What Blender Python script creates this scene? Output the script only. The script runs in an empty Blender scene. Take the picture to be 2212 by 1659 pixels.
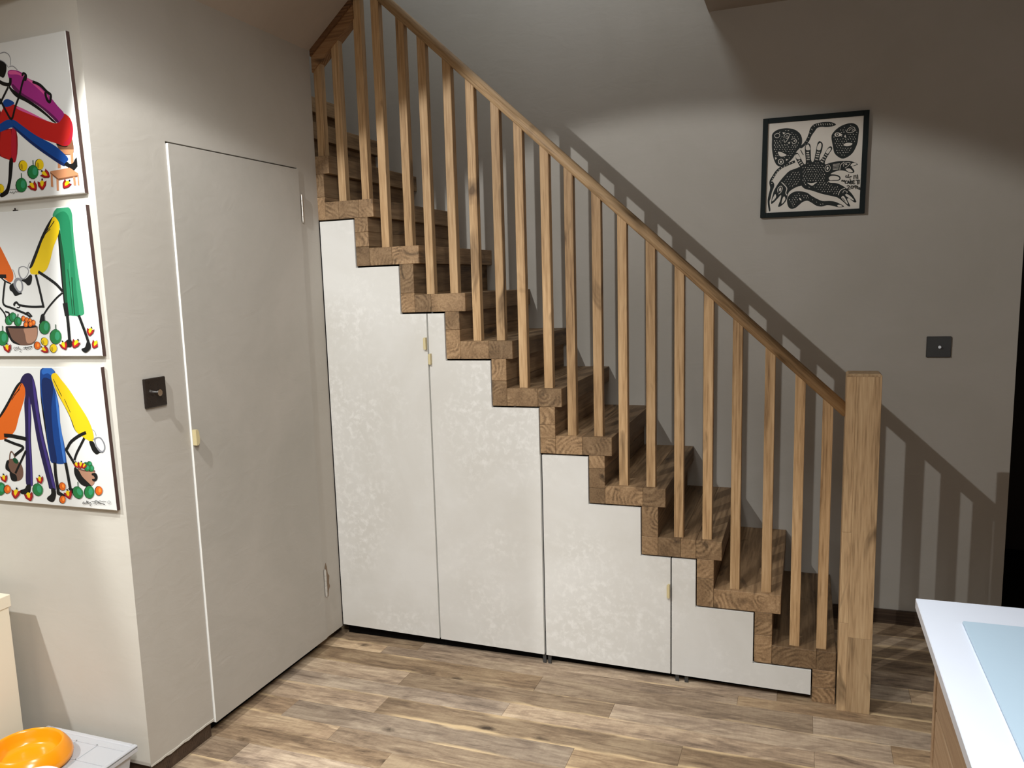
import bpy, bmesh, math, random
from mathutils import Vector, Matrix
random.seed(7)
scene = bpy.context.scene
col = scene.collection

# ---------------------------------------------------------------- camera
cam_d = bpy.data.cameras.new('camera')
cam = bpy.data.objects.new('camera', cam_d); col.objects.link(cam)
YAW, PITCH, ROLL = 0.3862, -0.1489, -0.0354
fwd = Vector((-math.sin(YAW)*math.cos(PITCH), math.cos(YAW)*math.cos(PITCH), math.sin(PITCH)))
rgt = Vector((math.cos(YAW), math.sin(YAW), 0)); upv = rgt.cross(fwd)
r2 = rgt*math.cos(ROLL) + upv*math.sin(ROLL)
u2 = -rgt*math.sin(ROLL) + upv*math.cos(ROLL)
m = Matrix((r2, u2, -fwd)).transposed().to_4x4()
m.translation = Vector((-0.2336, -3.1476, 1.5242))
cam.matrix_world = m
cam_d.sensor_width = 36.0
cam_d.lens = 36.0*1824.9/2212
cam_d.shift_x = 103.2/2212
cam_d.shift_y = 58.95/2212
cam_d.clip_start = 0.05
scene.camera = cam

# ---------------------------------------------------------------- colour management
scene.view_settings.view_transform = 'Standard'
scene.view_settings.look = 'None'
scene.view_settings.gamma = 1.0
scene.view_settings.use_curve_mapping = False
scene.view_settings.exposure = 0.0

# ---------------------------------------------------------------- world and lights
w = bpy.data.worlds.new('world'); scene.world = w; w.use_nodes = True
w.node_tree.nodes['Background'].inputs[0].default_value = (0.02, 0.022, 0.026, 1)
w.node_tree.nodes['Background'].inputs[1].default_value = 1.0

def spot(name, loc, direction, energy, size_deg, blend, radius, color):
    d = bpy.data.lights.new(name, 'SPOT'); d.energy = energy; d.spot_size = math.radians(size_deg)
    d.spot_blend = blend; d.shadow_soft_size = radius; d.color = color
    o = bpy.data.objects.new(name, d); col.objects.link(o); o.location = loc
    o.rotation_euler = Vector(direction).to_track_quat('-Z', 'Y').to_euler()
    return o
def area(name, loc, direction, energy, sx, sy, color):
    d = bpy.data.lights.new(name, 'AREA'); d.energy = energy; d.shape = 'RECTANGLE'; d.size = sx; d.size_y = sy
    d.color = color
    o = bpy.data.objects.new(name, d); col.objects.link(o); o.location = loc
    o.rotation_euler = Vector(direction).to_track_quat('-Z', 'Y').to_euler()
    return o
WARM = (0.97, 1.0, 1.01)
L0 = (-1.855, -2.18, 2.60)
LIGHTS = [
 ('S', 'downlight_main', L0, (0.26, 0.72, -0.64), 134.0, 70, 0.15, 0.010, WARM),
 ('S', 'fill_spot_room', (0.15, -3.3, 2.58), (-2.35, 2.25, -1.75), 132.0, 62, 0.5, 0.10, WARM),  # added fill spot, aimed to brighten the left wall
 ('S', 'downlight_left', (-3.10, -2.50, 2.34), (0.12, 0.25, -0.95), 138.0, 110, 0.6, 0.03, WARM),
 ('S', 'fill_spot_near', (-1.0, -1.9, 2.6), (-0.35, 0.15, -0.9), 90.0, 118, 0.35, 0.15, WARM),  # added soft fill for left wall, floor and panels
 ('S', 'fill_spot_mid', (-0.2, -2.9, 2.6), (-0.1, 0.1, -0.95), 210.0, 120, 0.6, 0.15, WARM),  # added wide soft fill over the floor and worktop
 ('A', 'rear_fill', (0.6, -5.3, 1.9), (0, 1, 0.0), 17.0, 3.4, 1.2, (1.0, 0.98, 0.95)),  # added area fill behind the camera for ambient light, no window modelled
 ('A', 'upstairs_fill', (-1.25, 0.10, 4.0), (0, 1, -0.25), 17, 0.45, 0.4, (0.85, 0.93, 1.0)),  # added area fill that brightens the upper back wall
]
for l in LIGHTS:
    (spot if l[0] == 'S' else area)(*l[1:])

X0 = -2.143; WD = 0.862; FZ = -0.03

from mathutils.geometry import tessellate_polygon
# ---------------------------------------------------------------- material helpers
def srgb(r, g, b):
    f = lambda c: (c/255/12.92) if c/255 <= 0.04045 else ((c/255+0.055)/1.055)**2.4
    return (f(r), f(g), f(b), 1)
def new_mat(name):
    mt = bpy.data.materials.new(name); mt.use_nodes = True
    nt = mt.node_tree
    return mt, nt, nt.nodes['Principled BSDF']
def N(nt, t, **kw):
    n = nt.nodes.new(t)
    for k, v in kw.items(): setattr(n, k, v)
    return n
def plain(name, rgb, rough=0.6, metal=0.0, spec=0.5, noise=0.0):
    mt, nt, b = new_mat(name)
    b.inputs['Base Color'].default_value = rgb; b.inputs['Roughness'].default_value = rough
    b.inputs['Metallic'].default_value = metal; b.inputs['Specular IOR Level'].default_value = spec
    tc = N(nt, 'ShaderNodeTexCoord'); nz = N(nt, 'ShaderNodeTexNoise')
    nz.inputs['Scale'].default_value = 60; nz.inputs['Detail'].default_value = 3
    nt.links.new(tc.outputs['Object'], nz.inputs['Vector'])
    mr = N(nt, 'ShaderNodeMapRange'); mr.inputs['To Min'].default_value = max(0.02, rough-0.06); mr.inputs['To Max'].default_value = min(1, rough+0.06)
    nt.links.new(nz.outputs['Fac'], mr.inputs['Value']); nt.links.new(mr.outputs[0], b.inputs['Roughness'])
    return mt
def plaster(name, c1, c2, rough=0.75, bump=0.09, blotch=1.6, trowel=True, mottle=None):
    mt, nt, b = new_mat(name)
    geo = N(nt, 'ShaderNodeNewGeometry')
    n1 = N(nt, 'ShaderNodeTexNoise'); n1.inputs['Scale'].default_value = blotch; n1.inputs['Detail'].default_value = 5; n1.inputs['Roughness'].default_value = 0.62; n1.inputs['Distortion'].default_value = 0.6
    nt.links.new(geo.outputs['Position'], n1.inputs['Vector'])
    cr = N(nt, 'ShaderNodeValToRGB'); cr.color_ramp.elements[0].position = 0.36; cr.color_ramp.elements[1].position = 0.64
    cr.color_ramp.elements[0].color = c1; cr.color_ramp.elements[1].color = c2
    nt.links.new(n1.outputs['Fac'], cr.inputs[0])
    colout = cr.outputs[0]
    if mottle:
        n4 = N(nt, 'ShaderNodeTexNoise'); n4.inputs['Scale'].default_value = 34; n4.inputs['Detail'].default_value = 6; n4.inputs['Roughness'].default_value = 0.65; n4.inputs['Distortion'].default_value = 0.3
        nt.links.new(geo.outputs['Position'], n4.inputs['Vector'])
        n5 = N(nt, 'ShaderNodeTexNoise'); n5.inputs['Scale'].default_value = 2.6; n5.inputs['Detail'].default_value = 2
        nt.links.new(geo.outputs['Position'], n5.inputs['Vector'])
        r4 = N(nt, 'ShaderNodeMapRange'); r4.inputs['From Min'].default_value = 0.48; r4.inputs['From Max'].default_value = 0.66
        r5 = N(nt, 'ShaderNodeMapRange'); r5.inputs['From Min'].default_value = 0.42; r5.inputs['From Max'].default_value = 0.62
        nt.links.new(n4.outputs['Fac'], r4.inputs['Value']); nt.links.new(n5.outputs['Fac'], r5.inputs['Value'])
        mu = N(nt, 'ShaderNodeMath', operation='MULTIPLY'); nt.links.new(r4.outputs[0], mu.inputs[0]); nt.links.new(r5.outputs[0], mu.inputs[1])
        mx = N(nt, 'ShaderNodeMixRGB'); mx.inputs[2].default_value = mottle
        nt.links.new(mu.outputs[0], mx.inputs[0]); nt.links.new(colout, mx.inputs[1]); colout = mx.outputs[0]
    nt.links.new(colout, b.inputs['Base Color'])
    n2 = N(nt, 'ShaderNodeTexNoise'); n2.inputs['Scale'].default_value = 9; n2.inputs['Detail'].default_value = 6; n2.inputs['Distortion'].default_value = 1.2
    mp = N(nt, 'ShaderNodeMapping'); mp.inputs['Rotation'].default_value = (0.5, 0.6, 0.4); mp.inputs['Scale'].default_value = (1, 1, 2.2)
    nt.links.new(geo.outputs['Position'], mp.inputs[0]); nt.links.new(mp.outputs[0], n2.inputs['Vector'])
    n3 = N(nt, 'ShaderNodeTexNoise'); n3.inputs['Scale'].default_value = 160; n3.inputs['Detail'].default_value = 2
    nt.links.new(geo.outputs['Position'], n3.inputs['Vector'])
    ad = N(nt, 'ShaderNodeMath', operation='MULTIPLY_ADD'); ad.inputs[1].default_value = 0.08
    nt.links.new(n3.outputs['Fac'], ad.inputs[0]); nt.links.new(n2.outputs['Fac'], ad.inputs[2])
    bp = N(nt, 'ShaderNodeBump'); bp.inputs['Strength'].default_value = bump; bp.inputs['Distance'].default_value = 0.012
    nt.links.new(ad.outputs[0], bp.inputs['Height']); nt.links.new(bp.outputs[0], b.inputs['Normal'])
    b.inputs['Roughness'].default_value = rough; b.inputs['Specular IOR Level'].default_value = 0.25
    return mt

def wood(name, axis, dark, mid, light, ring=0.009, streak=0.5, tint=0.25, warp=0.035, kt=0.66, rough=0.55, knots=True, off=0.07, rw=0.30):
    """solid oak: growth rings around an axis that runs along the piece, shifted per piece"""
    mt, nt, b = new_mat(name)
    L = nt.links.new
    tc = N(nt, 'ShaderNodeTexCoord'); oi = N(nt, 'ShaderNodeObjectInfo')
    wn = N(nt, 'ShaderNodeTexWhiteNoise'); wn.noise_dimensions = '1D'; L(oi.outputs['Random'], wn.inputs['W'])
    sb = N(nt, 'ShaderNodeVectorMath', operation='SUBTRACT'); sb.inputs[1].default_value = (0.5, 0.5, 0.5); L(wn.outputs['Color'], sb.inputs[0])
    sc = N(nt, 'ShaderNodeVectorMath', operation='SCALE'); sc.inputs['Scale'].default_value = off*2; L(sb.outputs[0], sc.inputs[0])
    add = N(nt, 'ShaderNodeVectorMath', operation='ADD'); L(tc.outputs['Object'], add.inputs[0]); L(sc.outputs[0], add.inputs[1])
    # shrink along the grain
    s = [1, 1, 1]; s['XYZ'.index(axis)] = 0.06
    mp = N(nt, 'ShaderNodeMapping'); mp.inputs['Scale'].default_value = s; L(add.outputs[0], mp.inputs[0])
    # big per piece offset for noise
    sc2 = N(nt, 'ShaderNodeVectorMath', operation='SCALE'); sc2.inputs['Scale'].default_value = 13; L(wn.outputs['Color'], sc2.inputs[0])
    add2 = N(nt, 'ShaderNodeVectorMath', operation='ADD'); L(mp.outputs[0], add2.inputs[0]); L(sc2.outputs[0], add2.inputs[1])
    # warp
    nw = N(nt, 'ShaderNodeTexNoise'); nw.inputs['Scale'].default_value = 14; nw.inputs['Detail'].default_value = 3; L(add2.outputs[0], nw.inputs['Vector'])
    ws = N(nt, 'ShaderNodeVectorMath', operation='SUBTRACT'); ws.inputs[1].default_value = (0.5, 0.5, 0.5); L(nw.outputs['Color'], ws.inputs[0])
    wv = N(nt, 'ShaderNodeVectorMath', operation='SCALE'); wv.inputs['Scale'].default_value = warp; L(ws.outputs[0], wv.inputs[0])
    pw = N(nt, 'ShaderNodeVectorMath', operation='ADD'); L(mp.outputs[0], pw.inputs[0]); L(wv.outputs[0], pw.inputs[1])
    wave = N(nt, 'ShaderNodeTexWave'); wave.wave_type = 'RINGS'; wave.rings_direction = axis; wave.wave_profile = 'SIN'
    wave.inputs['Scale'].default_value = 2*math.pi/(20*ring); wave.inputs['Distortion'].default_value = 0.0
    L(pw.outputs[0], wave.inputs['Vector'])
    # fibres
    nf = N(nt, 'ShaderNodeTexNoise'); nf.inputs['Scale'].default_value = 170; nf.inputs['Detail'].default_value = 4; L(add2.outputs[0], nf.inputs['Vector'])
    nb = N(nt, 'ShaderNodeTexNoise'); nb.inputs['Scale'].default_value = 22; nb.inputs['Detail'].default_value = 4; L(add2.outputs[0], nb.inputs['Vector'])
    m1 = N(nt, 'ShaderNodeMath', operation='MULTIPLY'); m1.inputs[1].default_value = rw; nm = N(nt, 'ShaderNodeTexNoise'); nm.inputs['Scale'].default_value = 17; nm.inputs['Detail'].default_value = 2; L(add2.outputs[0], nm.inputs['Vector'])
    nr = N(nt, 'ShaderNodeMapRange'); nr.inputs['From Min'].default_value = 0.4; nr.inputs['From Max'].default_value = 0.62; L(nm.outputs['Fac'], nr.inputs['Value'])
    wm = N(nt, 'ShaderNodeMapRange'); L(nr.outputs[0], wm.inputs['Value']); wm.inputs['To Min'].default_value = 0.5; L(wave.outputs['Fac'], wm.inputs['To Max'])
    L(wm.outputs[0], m1.inputs[0])
    m2 = N(nt, 'ShaderNodeMath', operation='MULTIPLY_ADD'); m2.inputs[1].default_value = 0.45*streak/0.5 + (0.30-rw); L(nf.outputs['Fac'], m2.inputs[0]); L(m1.outputs[0], m2.inputs[2])
    m3 = N(nt, 'ShaderNodeMath', operation='MULTIPLY_ADD'); m3.inputs[1].default_value = 0.55; L(nb.outputs['Fac'], m3.inputs[0]); L(m2.outputs[0], m3.inputs[2])
    cr = N(nt, 'ShaderNodeValToRGB'); e = cr.color_ramp.elements
    e[0].position = 0.36; e[0].color = dark; e[1].position = 0.92; e[1].color = light
    k = cr.color_ramp.elements.new(0.62); k.color = mid
    L(m3.outputs[0], cr.inputs[0])
    out = cr.outputs[0]
    if knots:
        sk = [1, 1, 1]; sk['XYZ'.index(axis)] = 5.0
        mk = N(nt, 'ShaderNodeMapping'); mk.inputs['Scale'].default_value = sk; L(add2.outputs[0], mk.inputs[0])
        nd = N(nt, 'ShaderNodeTexNoise'); nd.inputs['Scale'].default_value = 9; nd.inputs['Detail'].default_value = 3; nd.inputs['Distortion'].default_value = 1.2; L(mk.outputs[0], nd.inputs['Vector'])
        kr = N(nt, 'ShaderNodeMapRange'); kr.inputs['From Min'].default_value = kt; kr.inputs['From Max'].default_value = kt+0.12; L(nd.outputs['Fac'], kr.inputs['Value'])
        mx = N(nt, 'ShaderNodeMixRGB'); mx.inputs[2].default_value = [c*0.45 for c in dark[:3]]+[1]
        mk2 = N(nt, 'ShaderNodeMath', operation='MULTIPLY'); mk2.inputs[1].default_value = 0.85; L(kr.outputs[0], mk2.inputs[0])
        L(mk2.outputs[0], mx.inputs[0]); L(out, mx.inputs[1]); out = mx.outputs[0]
    # per piece brightness
    wn2 = N(nt, 'ShaderNodeTexWhiteNoise'); wn2.noise_dimensions = '1D'
    mm = N(nt, 'ShaderNodeMath', operation='ADD'); mm.inputs[1].default_value = 3.7; L(oi.outputs['Random'], mm.inputs[0]); L(mm.outputs[0], wn2.inputs['W'])
    mr = N(nt, 'ShaderNodeMapRange'); mr.inputs['To Min'].default_value = 1-tint; mr.inputs['To Max'].default_value = 1+tint*0.55; L(wn2.outputs['Value'], mr.inputs['Value'])
    mulc = N(nt, 'ShaderNodeVectorMath', operation='SCALE'); L(out, mulc.inputs[0]); L(mr.outputs[0], mulc.inputs['Scale'])
    L(mulc.outputs[0], b.inputs['Base Color'])
    b.inputs['Roughness'].default_value = rough; b.inputs['Specular IOR Level'].default_value = 0.3
    bp = N(nt, 'ShaderNodeBump'); bp.inputs['Strength'].default_value = 0.25; bp.inputs['Distance'].default_value = 0.002
    L(m3.outputs[0], bp.inputs['Height']); L(bp.outputs[0], b.inputs['Normal'])
    return mt

def plank_mat(name):
    """reclaimed oak boards, grain along X"""
    mt, nt, b = new_mat(name); L = nt.links.new
    tc = N(nt, 'ShaderNodeTexCoord'); oi = N(nt, 'ShaderNodeObjectInfo')
    wn = N(nt, 'ShaderNodeTexWhiteNoise'); wn.noise_dimensions = '1D'; L(oi.outputs['Random'], wn.inputs['W'])
    sc = N(nt, 'ShaderNodeVectorMath', operation='SCALE'); sc.inputs['Scale'].default_value = 23; L(wn.outputs['Color'], sc.inputs[0])
    add = N(nt, 'ShaderNodeVectorMath', operation='ADD'); L(tc.outputs['Object'], add.inputs[0]); L(sc.outputs[0], add.inputs[1])
    def mapped(sx, sy, sz=1):
        mp = N(nt, 'ShaderNodeMapping'); mp.inputs['Scale'].default_value = (sx, sy, sz); L(add.outputs[0], mp.inputs[0]); return mp.outputs[0]
    def noise(vec, scale, detail=4, dist=0.0, rough=0.6):
        n = N(nt, 'ShaderNodeTexNoise'); n.inputs['Scale'].default_value = scale; n.inputs['Detail'].default_value = detail
        n.inputs['Distortion'].default_value = dist; n.inputs['Roughness'].default_value = rough; L(vec, n.inputs['Vector']); return n.outputs['Fac']
    fib = noise(mapped(0.16, 1), 95, 9, 0.5, 0.8)
    fig = noise(mapped(0.24, 1), 16, 6, 2.2)          # swirling figure
    blot = noise(mapped(0.35, 1), 5.5, 4, 0.6)          # weathered patches
    a1 = N(nt, 'ShaderNodeMath', operation='MULTIPLY'); a1.inputs[1].default_value = 0.44; L(fib, a1.inputs[0])
    a2 = N(nt, 'ShaderNodeMath', operation='MULTIPLY_ADD'); a2.inputs[1].default_value = 0.42; L(fig, a2.inputs[0]); L(a1.outputs[0], a2.inputs[2])
    a3 = N(nt, 'ShaderNodeMath', operation='MULTIPLY_ADD'); a3.inputs[1].default_value = 0.52; L(blot, a3.inputs[0]); L(a2.outputs[0], a3.inputs[2])
    cr = N(nt, 'ShaderNodeValToRGB'); e = cr.color_ramp.elements
    e[0].position = 0.47; e[0].color = srgb(80, 63, 50); e[1].position = 0.82; e[1].color = srgb(218, 190, 154)
    k = e.new(0.59); k.color = srgb(146, 122, 98)
    k = e.new(0.68); k.color = srgb(178, 150, 120)
    L(a3.outputs[0], cr.inputs[0])
    # grey weathering versus honey oak, per board
    hs = N(nt, 'ShaderNodeSeparateColor'); L(wn.outputs['Color'], hs.inputs[0])
    gz = N(nt, 'ShaderNodeMapRange'); gz.inputs['To Min'].default_value = 0.78; gz.inputs['To Max'].default_value = 1.08; L(hs.outputs[1], gz.inputs['Value'])
    hsv = N(nt, 'ShaderNodeHueSaturation'); L(cr.outputs[0], hsv.inputs['Color']); L(gz.outputs[0], hsv.inputs['Saturation'])
    vz = N(nt, 'ShaderNodeMapRange'); vz.inputs['To Min'].default_value = 0.55; vz.inputs['To Max'].default_value = 1.04; L(hs.outputs[2], vz.inputs['Value'])
    L(vz.outputs[0], hsv.inputs['Value'])
    # knots with a dark heart and a smoky halo
    vo = N(nt, 'ShaderNodeTexVoronoi'); vo.inputs['Scale'].default_value = 4.6; L(mapped(0.75, 1.5, 0.0), vo.inputs['Vector'])
    wb = noise(mapped(1, 1), 30, 3, 1.0)
    kd = N(nt, 'ShaderNodeMath', operation='MULTIPLY_ADD'); kd.inputs[1].default_value = 0.12; L(wb, kd.inputs[0]); L(vo.outputs['Distance'], kd.inputs[2])
    kr = N(nt, 'ShaderNodeMapRange'); kr.inputs['From Min'].default_value = 0.095; kr.inputs['From Max'].default_value = 0.20; kr.inputs['To Min'].default_value = 0.88; kr.inputs['To Max'].default_value = 0.0
    L(kd.outputs[0], kr.inputs['Value'])
    mx = N(nt, 'ShaderNodeMixRGB'); mx.inputs[2].default_value = srgb(46, 34, 26); L(kr.outputs[0], mx.inputs[0]); L(hsv.outputs[0], mx.inputs[1])
    # dark mineral streaks
    st = noise(mapped(0.07, 1), 26, 3, 1.2)
    sr = N(nt, 'ShaderNodeMapRange'); sr.inputs['From Min'].default_value = 0.60; sr.inputs['From Max'].default_value = 0.74; sr.inputs['To Max'].default_value = 0.7; L(st, sr.inputs['Value'])
    mx2 = N(nt, 'ShaderNodeMixRGB'); mx2.inputs[2].default_value = srgb(78, 62, 50); L(sr.outputs[0], mx2.inputs[0]); L(mx.outputs[0], mx2.inputs[1])
    # fine saw marks across the board
    sw = noise(mapped(1, 0.12), 120, 2, 0.2)
    swr = N(nt, 'ShaderNodeMapRange'); swr.inputs['From Min'].default_value = 0.35; swr.inputs['From Max'].default_value = 0.65; swr.inputs['To Min'].default_value = 0.96; swr.inputs['To Max'].default_value = 1.03; L(sw, swr.inputs['Value'])
    scl = N(nt, 'ShaderNodeVectorMath', operation='SCALE'); L(mx2.outputs[0], scl.inputs[0]); L(swr.outputs[0], scl.inputs['Scale'])
    # pale sapwood along some board edges
    sp = N(nt, 'ShaderNodeSeparateXYZ'); L(tc.outputs['Object'], sp.inputs[0])
    ab = N(nt, 'ShaderNodeMath', operation='ABSOLUTE'); L(sp.outputs['Y'], ab.inputs[0])
    wob = noise(mapped(0.5, 1), 9, 4, 0.4)
    ew = N(nt, 'ShaderNodeMath', operation='MULTIPLY_ADD'); ew.inputs[1].default_value = 0.05; L(wob, ew.inputs[0]); L(ab.outputs[0], ew.inputs[2])
    er = N(nt, 'ShaderNodeMapRange'); er.inputs['From Min'].default_value = 0.072; er.inputs['From Max'].default_value = 0.084; L(ew.outputs[0], er.inputs['Value'])
    sm = noise(mapped(0.6, 0.2), 4, 2); smr = N(nt, 'ShaderNodeMapRange'); smr.inputs['From Min'].default_value = 0.5; smr.inputs['From Max'].default_value = 0.6; smr.inputs['To Max'].default_value = 0.65; L(sm, smr.inputs['Value'])
    em = N(nt, 'ShaderNodeMath', operation='MULTIPLY'); L(er.outputs[0], em.inputs[0]); L(smr.outputs[0], em.inputs[1])
    mx3 = N(nt, 'ShaderNodeMixRGB'); mx3.inputs[2].default_value = srgb(232, 202, 156); L(em.outputs[0], mx3.inputs[0]); L(scl.outputs[0], mx3.inputs[1])
    L(mx3.outputs[0], b.inputs['Base Color'])
    b.inputs['Roughness'].default_value = 0.58; b.inputs['Specular IOR Level'].default_value = 0.3
    bp = N(nt, 'ShaderNodeBump'); bp.inputs['Strength'].default_value = 0.3; bp.inputs['Distance'].default_value = 0.003
    L(a3.outputs[0], bp.inputs['Height']); L(bp.outputs[0], b.inputs['Normal'])
    return mt

M = {}
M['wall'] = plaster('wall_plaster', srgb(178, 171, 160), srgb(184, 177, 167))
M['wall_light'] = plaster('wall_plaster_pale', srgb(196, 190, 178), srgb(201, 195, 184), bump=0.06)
M['ceil'] = plaster('ceiling_paint', srgb(168, 156, 144), srgb(176, 164, 152), bump=0.1)
M['door'] = plaster('door_plaster', srgb(172, 166, 156), srgb(182, 175, 165), bump=0.09)
M['panel'] = plaster('panel_microcement', srgb(203, 199, 191), srgb(213, 210, 204), rough=0.6, bump=0.05, mottle=srgb(222, 219, 213))
M['edge'] = plain('painted_edge', srgb(240, 238, 232), 0.5)
M['void'] = plain('dark_void', srgb(16, 14, 13), 0.9, spec=0.1)  # near black: shade behind door gaps, also sub floor and island plinth
M['hall'] = plain('hall_unlit_dark', srgb(52, 44, 38), 0.8, spec=0.2)  # darkness of the unlit hall put into the wall colour
M['end'] = wood('oak_block_y', 'Y', srgb(86, 66, 46), srgb(136, 108, 78), srgb(170, 140, 105), ring=0.017, rw=0.26, tint=0.38, warp=0.06, kt=0.62)
M['balz'] = wood('oak_spindle', 'Z', srgb(116, 86, 56), srgb(178, 143, 102), srgb(208, 174, 132), ring=0.010, tint=0.16, off=0.05, rw=0.14, kt=0.61)
M['newel'] = wood('oak_newel', 'Z', srgb(116, 90, 62), srgb(182, 150, 112), srgb(208, 178, 138), ring=0.018, tint=0.20, off=0.06, rw=0.12, kt=0.60)
M['bark'] = wood('oak_dark_edge', 'X', srgb(60, 40, 26), srgb(96, 66, 42), srgb(122, 88, 58), ring=0.010)
M['trim'] = wood('oak_trim', 'X', srgb(108, 76, 50), srgb(150, 112, 76), srgb(176, 138, 98), ring=0.010)
M['plank'] = plank_mat('reclaimed_oak_plank')
M['skirt'] = wood('dark_skirting', 'X', srgb(52, 40, 32), srgb(76, 60, 48), srgb(96, 78, 62), ring=0.008, knots=False)
M['cab'] = plain('cream_laminate', srgb(240, 228, 204), 0.45)
M['island'] = wood('pale_oak_laminate', 'Y', srgb(148, 118, 90), srgb(176, 146, 114), srgb(196, 168, 136), ring=0.02, tint=0.05, knots=False)
M['top'] = plain('white_worktop', srgb(228, 234, 246), 0.35)
M['topedge'] = plain('worktop_edge', srgb(176, 172, 168), 0.4)
M['glass'] = plain('pale_blue_glass', srgb(184, 206, 222), 0.5)
M['glassedge'] = plain('glass_edge', srgb(150, 176, 190), 0.2)
M['slate'] = plain('dark_slate_plate', srgb(58, 58, 57), 0.4)
M['nickel'] = plain('black_nickel_plate', srgb(40, 32, 27), 0.28, metal=0.3)
M['chrome'] = plain('chrome', srgb(210, 208, 204), 0.15, metal=1.0)
M['steel'] = plain('hinge_steel', srgb(190, 180, 168), 0.35, metal=0.9)
M['tab'] = plain('pale_wood_tab', srgb(200, 184, 140), 0.5)
M['frame'] = plain('black_green_frame', srgb(24, 32, 32), 0.65, spec=0.2)
M['kibble'] = plain('kibble', srgb(122, 82, 60), 0.8)
M['orange'] = plain('orange_plastic', srgb(255, 158, 18), 0.22)
M['white'] = plain('white_plastic', srgb(236, 236, 238), 0.25)
M['scuff'] = plain('bare_scuffed_plaster', srgb(128, 108, 88), 0.85)
M['canvas'] = plain('white_canvas', srgb(214, 213, 208), 0.75, spec=0.2)
M['redge'] = plain('brown_canvas_edge', srgb(66, 44, 38), 0.8)
def frosted(name):
    mt, nt, b = new_mat(name)
    b.inputs['Base Color'].default_value = srgb(226, 226, 228); b.inputs['Roughness'].default_value = 0.35
    b.inputs['Transmission Weight'].default_value = 0.35; b.inputs['IOR'].default_value = 1.2
    tc = N(nt, 'ShaderNodeTexCoord'); nz = N(nt, 'ShaderNodeTexNoise'); nz.inputs['Scale'].default_value = 90
    nt.links.new(tc.outputs['Object'], nz.inputs['Vector'])
    bp = N(nt, 'ShaderNodeBump'); bp.inputs['Strength'].default_value = 0.1; nt.links.new(nz.outputs['Fac'], bp.inputs['Height']); nt.links.new(bp.outputs[0], b.inputs['Normal'])
    return mt
M['frost'] = frosted('frosted_plastic')
ART_RGB = dict(black=(18,17,16), blue=(18,62,130), brown=(120,78,54), brown2=(104,76,62), canvaswhite=(214,213,208), crimson=(168,26,44),
    darkblue=(16,36,84), darkgreen=(14,66,38), darkmagenta=(92,26,74), darkred=(124,20,24), green=(34,112,58), green2=(28,116,76),
    grey=(128,128,132), ink=(26,32,30), lightblue=(42,98,176), lightblue2=(58,112,190), lightgreen=(50,138,96), lightorange=(240,140,50),
    magenta=(150,42,118), navy=(34,26,66), olive=(168,140,24), orange=(204,94,24), paper=(226,218,206), pink=(204,84,140), purple=(62,48,116),
    red=(176,30,26), tan=(192,132,92), tan2=(164,122,98), yellow=(222,188,20))
ART_M = {k: plain('paint_'+k, srgb(*v), 0.55, spec=0.3) for k, v in ART_RGB.items()}

# ---------------------------------------------------------------- object helpers
def tag(o, label=None, cat=None, group=None, kind=None):
    if label: o['label'] = label
    if cat: o['category'] = cat
    if group: o['group'] = group
    if kind: o['kind'] = kind
    return o
def empty(name, loc, label=None, cat=None, group=None, kind=None):
    o = bpy.data.objects.new(name, None); col.objects.link(o); o.location = loc; o.empty_display_size = 0.1
    return tag(o, label, cat, group, kind)
def link_mesh(name, bm, mats, parent=None, origin=(0, 0, 0), smooth=False, kind=None):
    """bm is in world coordinates; the object's origin is put at `origin` (world)"""
    bmesh.ops.recalc_face_normals(bm, faces=bm.faces)
    bmesh.ops.translate(bm, verts=bm.verts, vec=-Vector(origin))
    me = bpy.data.meshes.new(name); bm.to_mesh(me); bm.free()
    for q in (mats if isinstance(mats, (list, tuple)) else [mats]): me.materials.append(q)
    if smooth:
        for p in me.polygons: p.use_smooth = True
    o = bpy.data.objects.new(name, me); col.objects.link(o)
    if parent is not None:
        o.parent = parent
        pw = Vector((0, 0, 0)); p = parent
        while p is not None: pw += Vector(p.location); p = p.parent
        o.location = Vector(origin) - pw
    else: o.location = origin
    if kind: o['kind'] = kind
    return o
def box_bm(bm, x0, x1, y0, y1, z0, z1, bev=0.0, mi=0):
    vs = [bm.verts.new((x, y, z)) for x in (x0, x1) for y in (y0, y1) for z in (z0, z1)]
    F = [(0,1,3,2), (4,6,7,5), (0,4,5,1), (2,3,7,6), (0,2,6,4), (1,5,7,3)]
    fs = [bm.faces.new([vs[i] for i in f]) for f in F]
    for f in fs: f.material_index = mi
    if bev > 0:
        es = {e for f in fs for e in f.edges}
        r = bmesh.ops.bevel(bm, geom=list(es), offset=bev, segments=1, affect='EDGES')
        for f in r['faces']: f.material_index = mi
    return fs
def box(name, x0, x1, y0, y1, z0, z1, mat, parent=None, bev=0.0, kind=None):
    bm = bmesh.new(); box_bm(bm, x0, x1, y0, y1, z0, z1, bev)
    return link_mesh(name, bm, mat, parent, ((x0+x1)/2, (y0+y1)/2, (z0+z1)/2), kind=kind)
def prism_bm(bm, pts, axis, a, b, mi=0, side_mi=None):
    """pts 2d polygon, extruded along axis from a to b"""
    def P3(p, t):
        return {'Y': (p[0], t, p[1]), 'X': (t, p[0], p[1]), 'Z': (p[0], p[1], t)}[axis]
    A = [bm.verts.new(P3(p, a)) for p in pts]; B = [bm.verts.new(P3(p, b)) for p in pts]
    fs = [bm.faces.new(A), bm.faces.new(list(reversed(B)))]
    n = len(pts); sd = []
    for i in range(n): sd.append(bm.faces.new([A[i], A[(i+1) % n], B[(i+1) % n], B[i]]))
    for f in fs: f.material_index = mi
    for f in sd: f.material_index = mi if side_mi is None else side_mi
    return fs, sd
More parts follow.
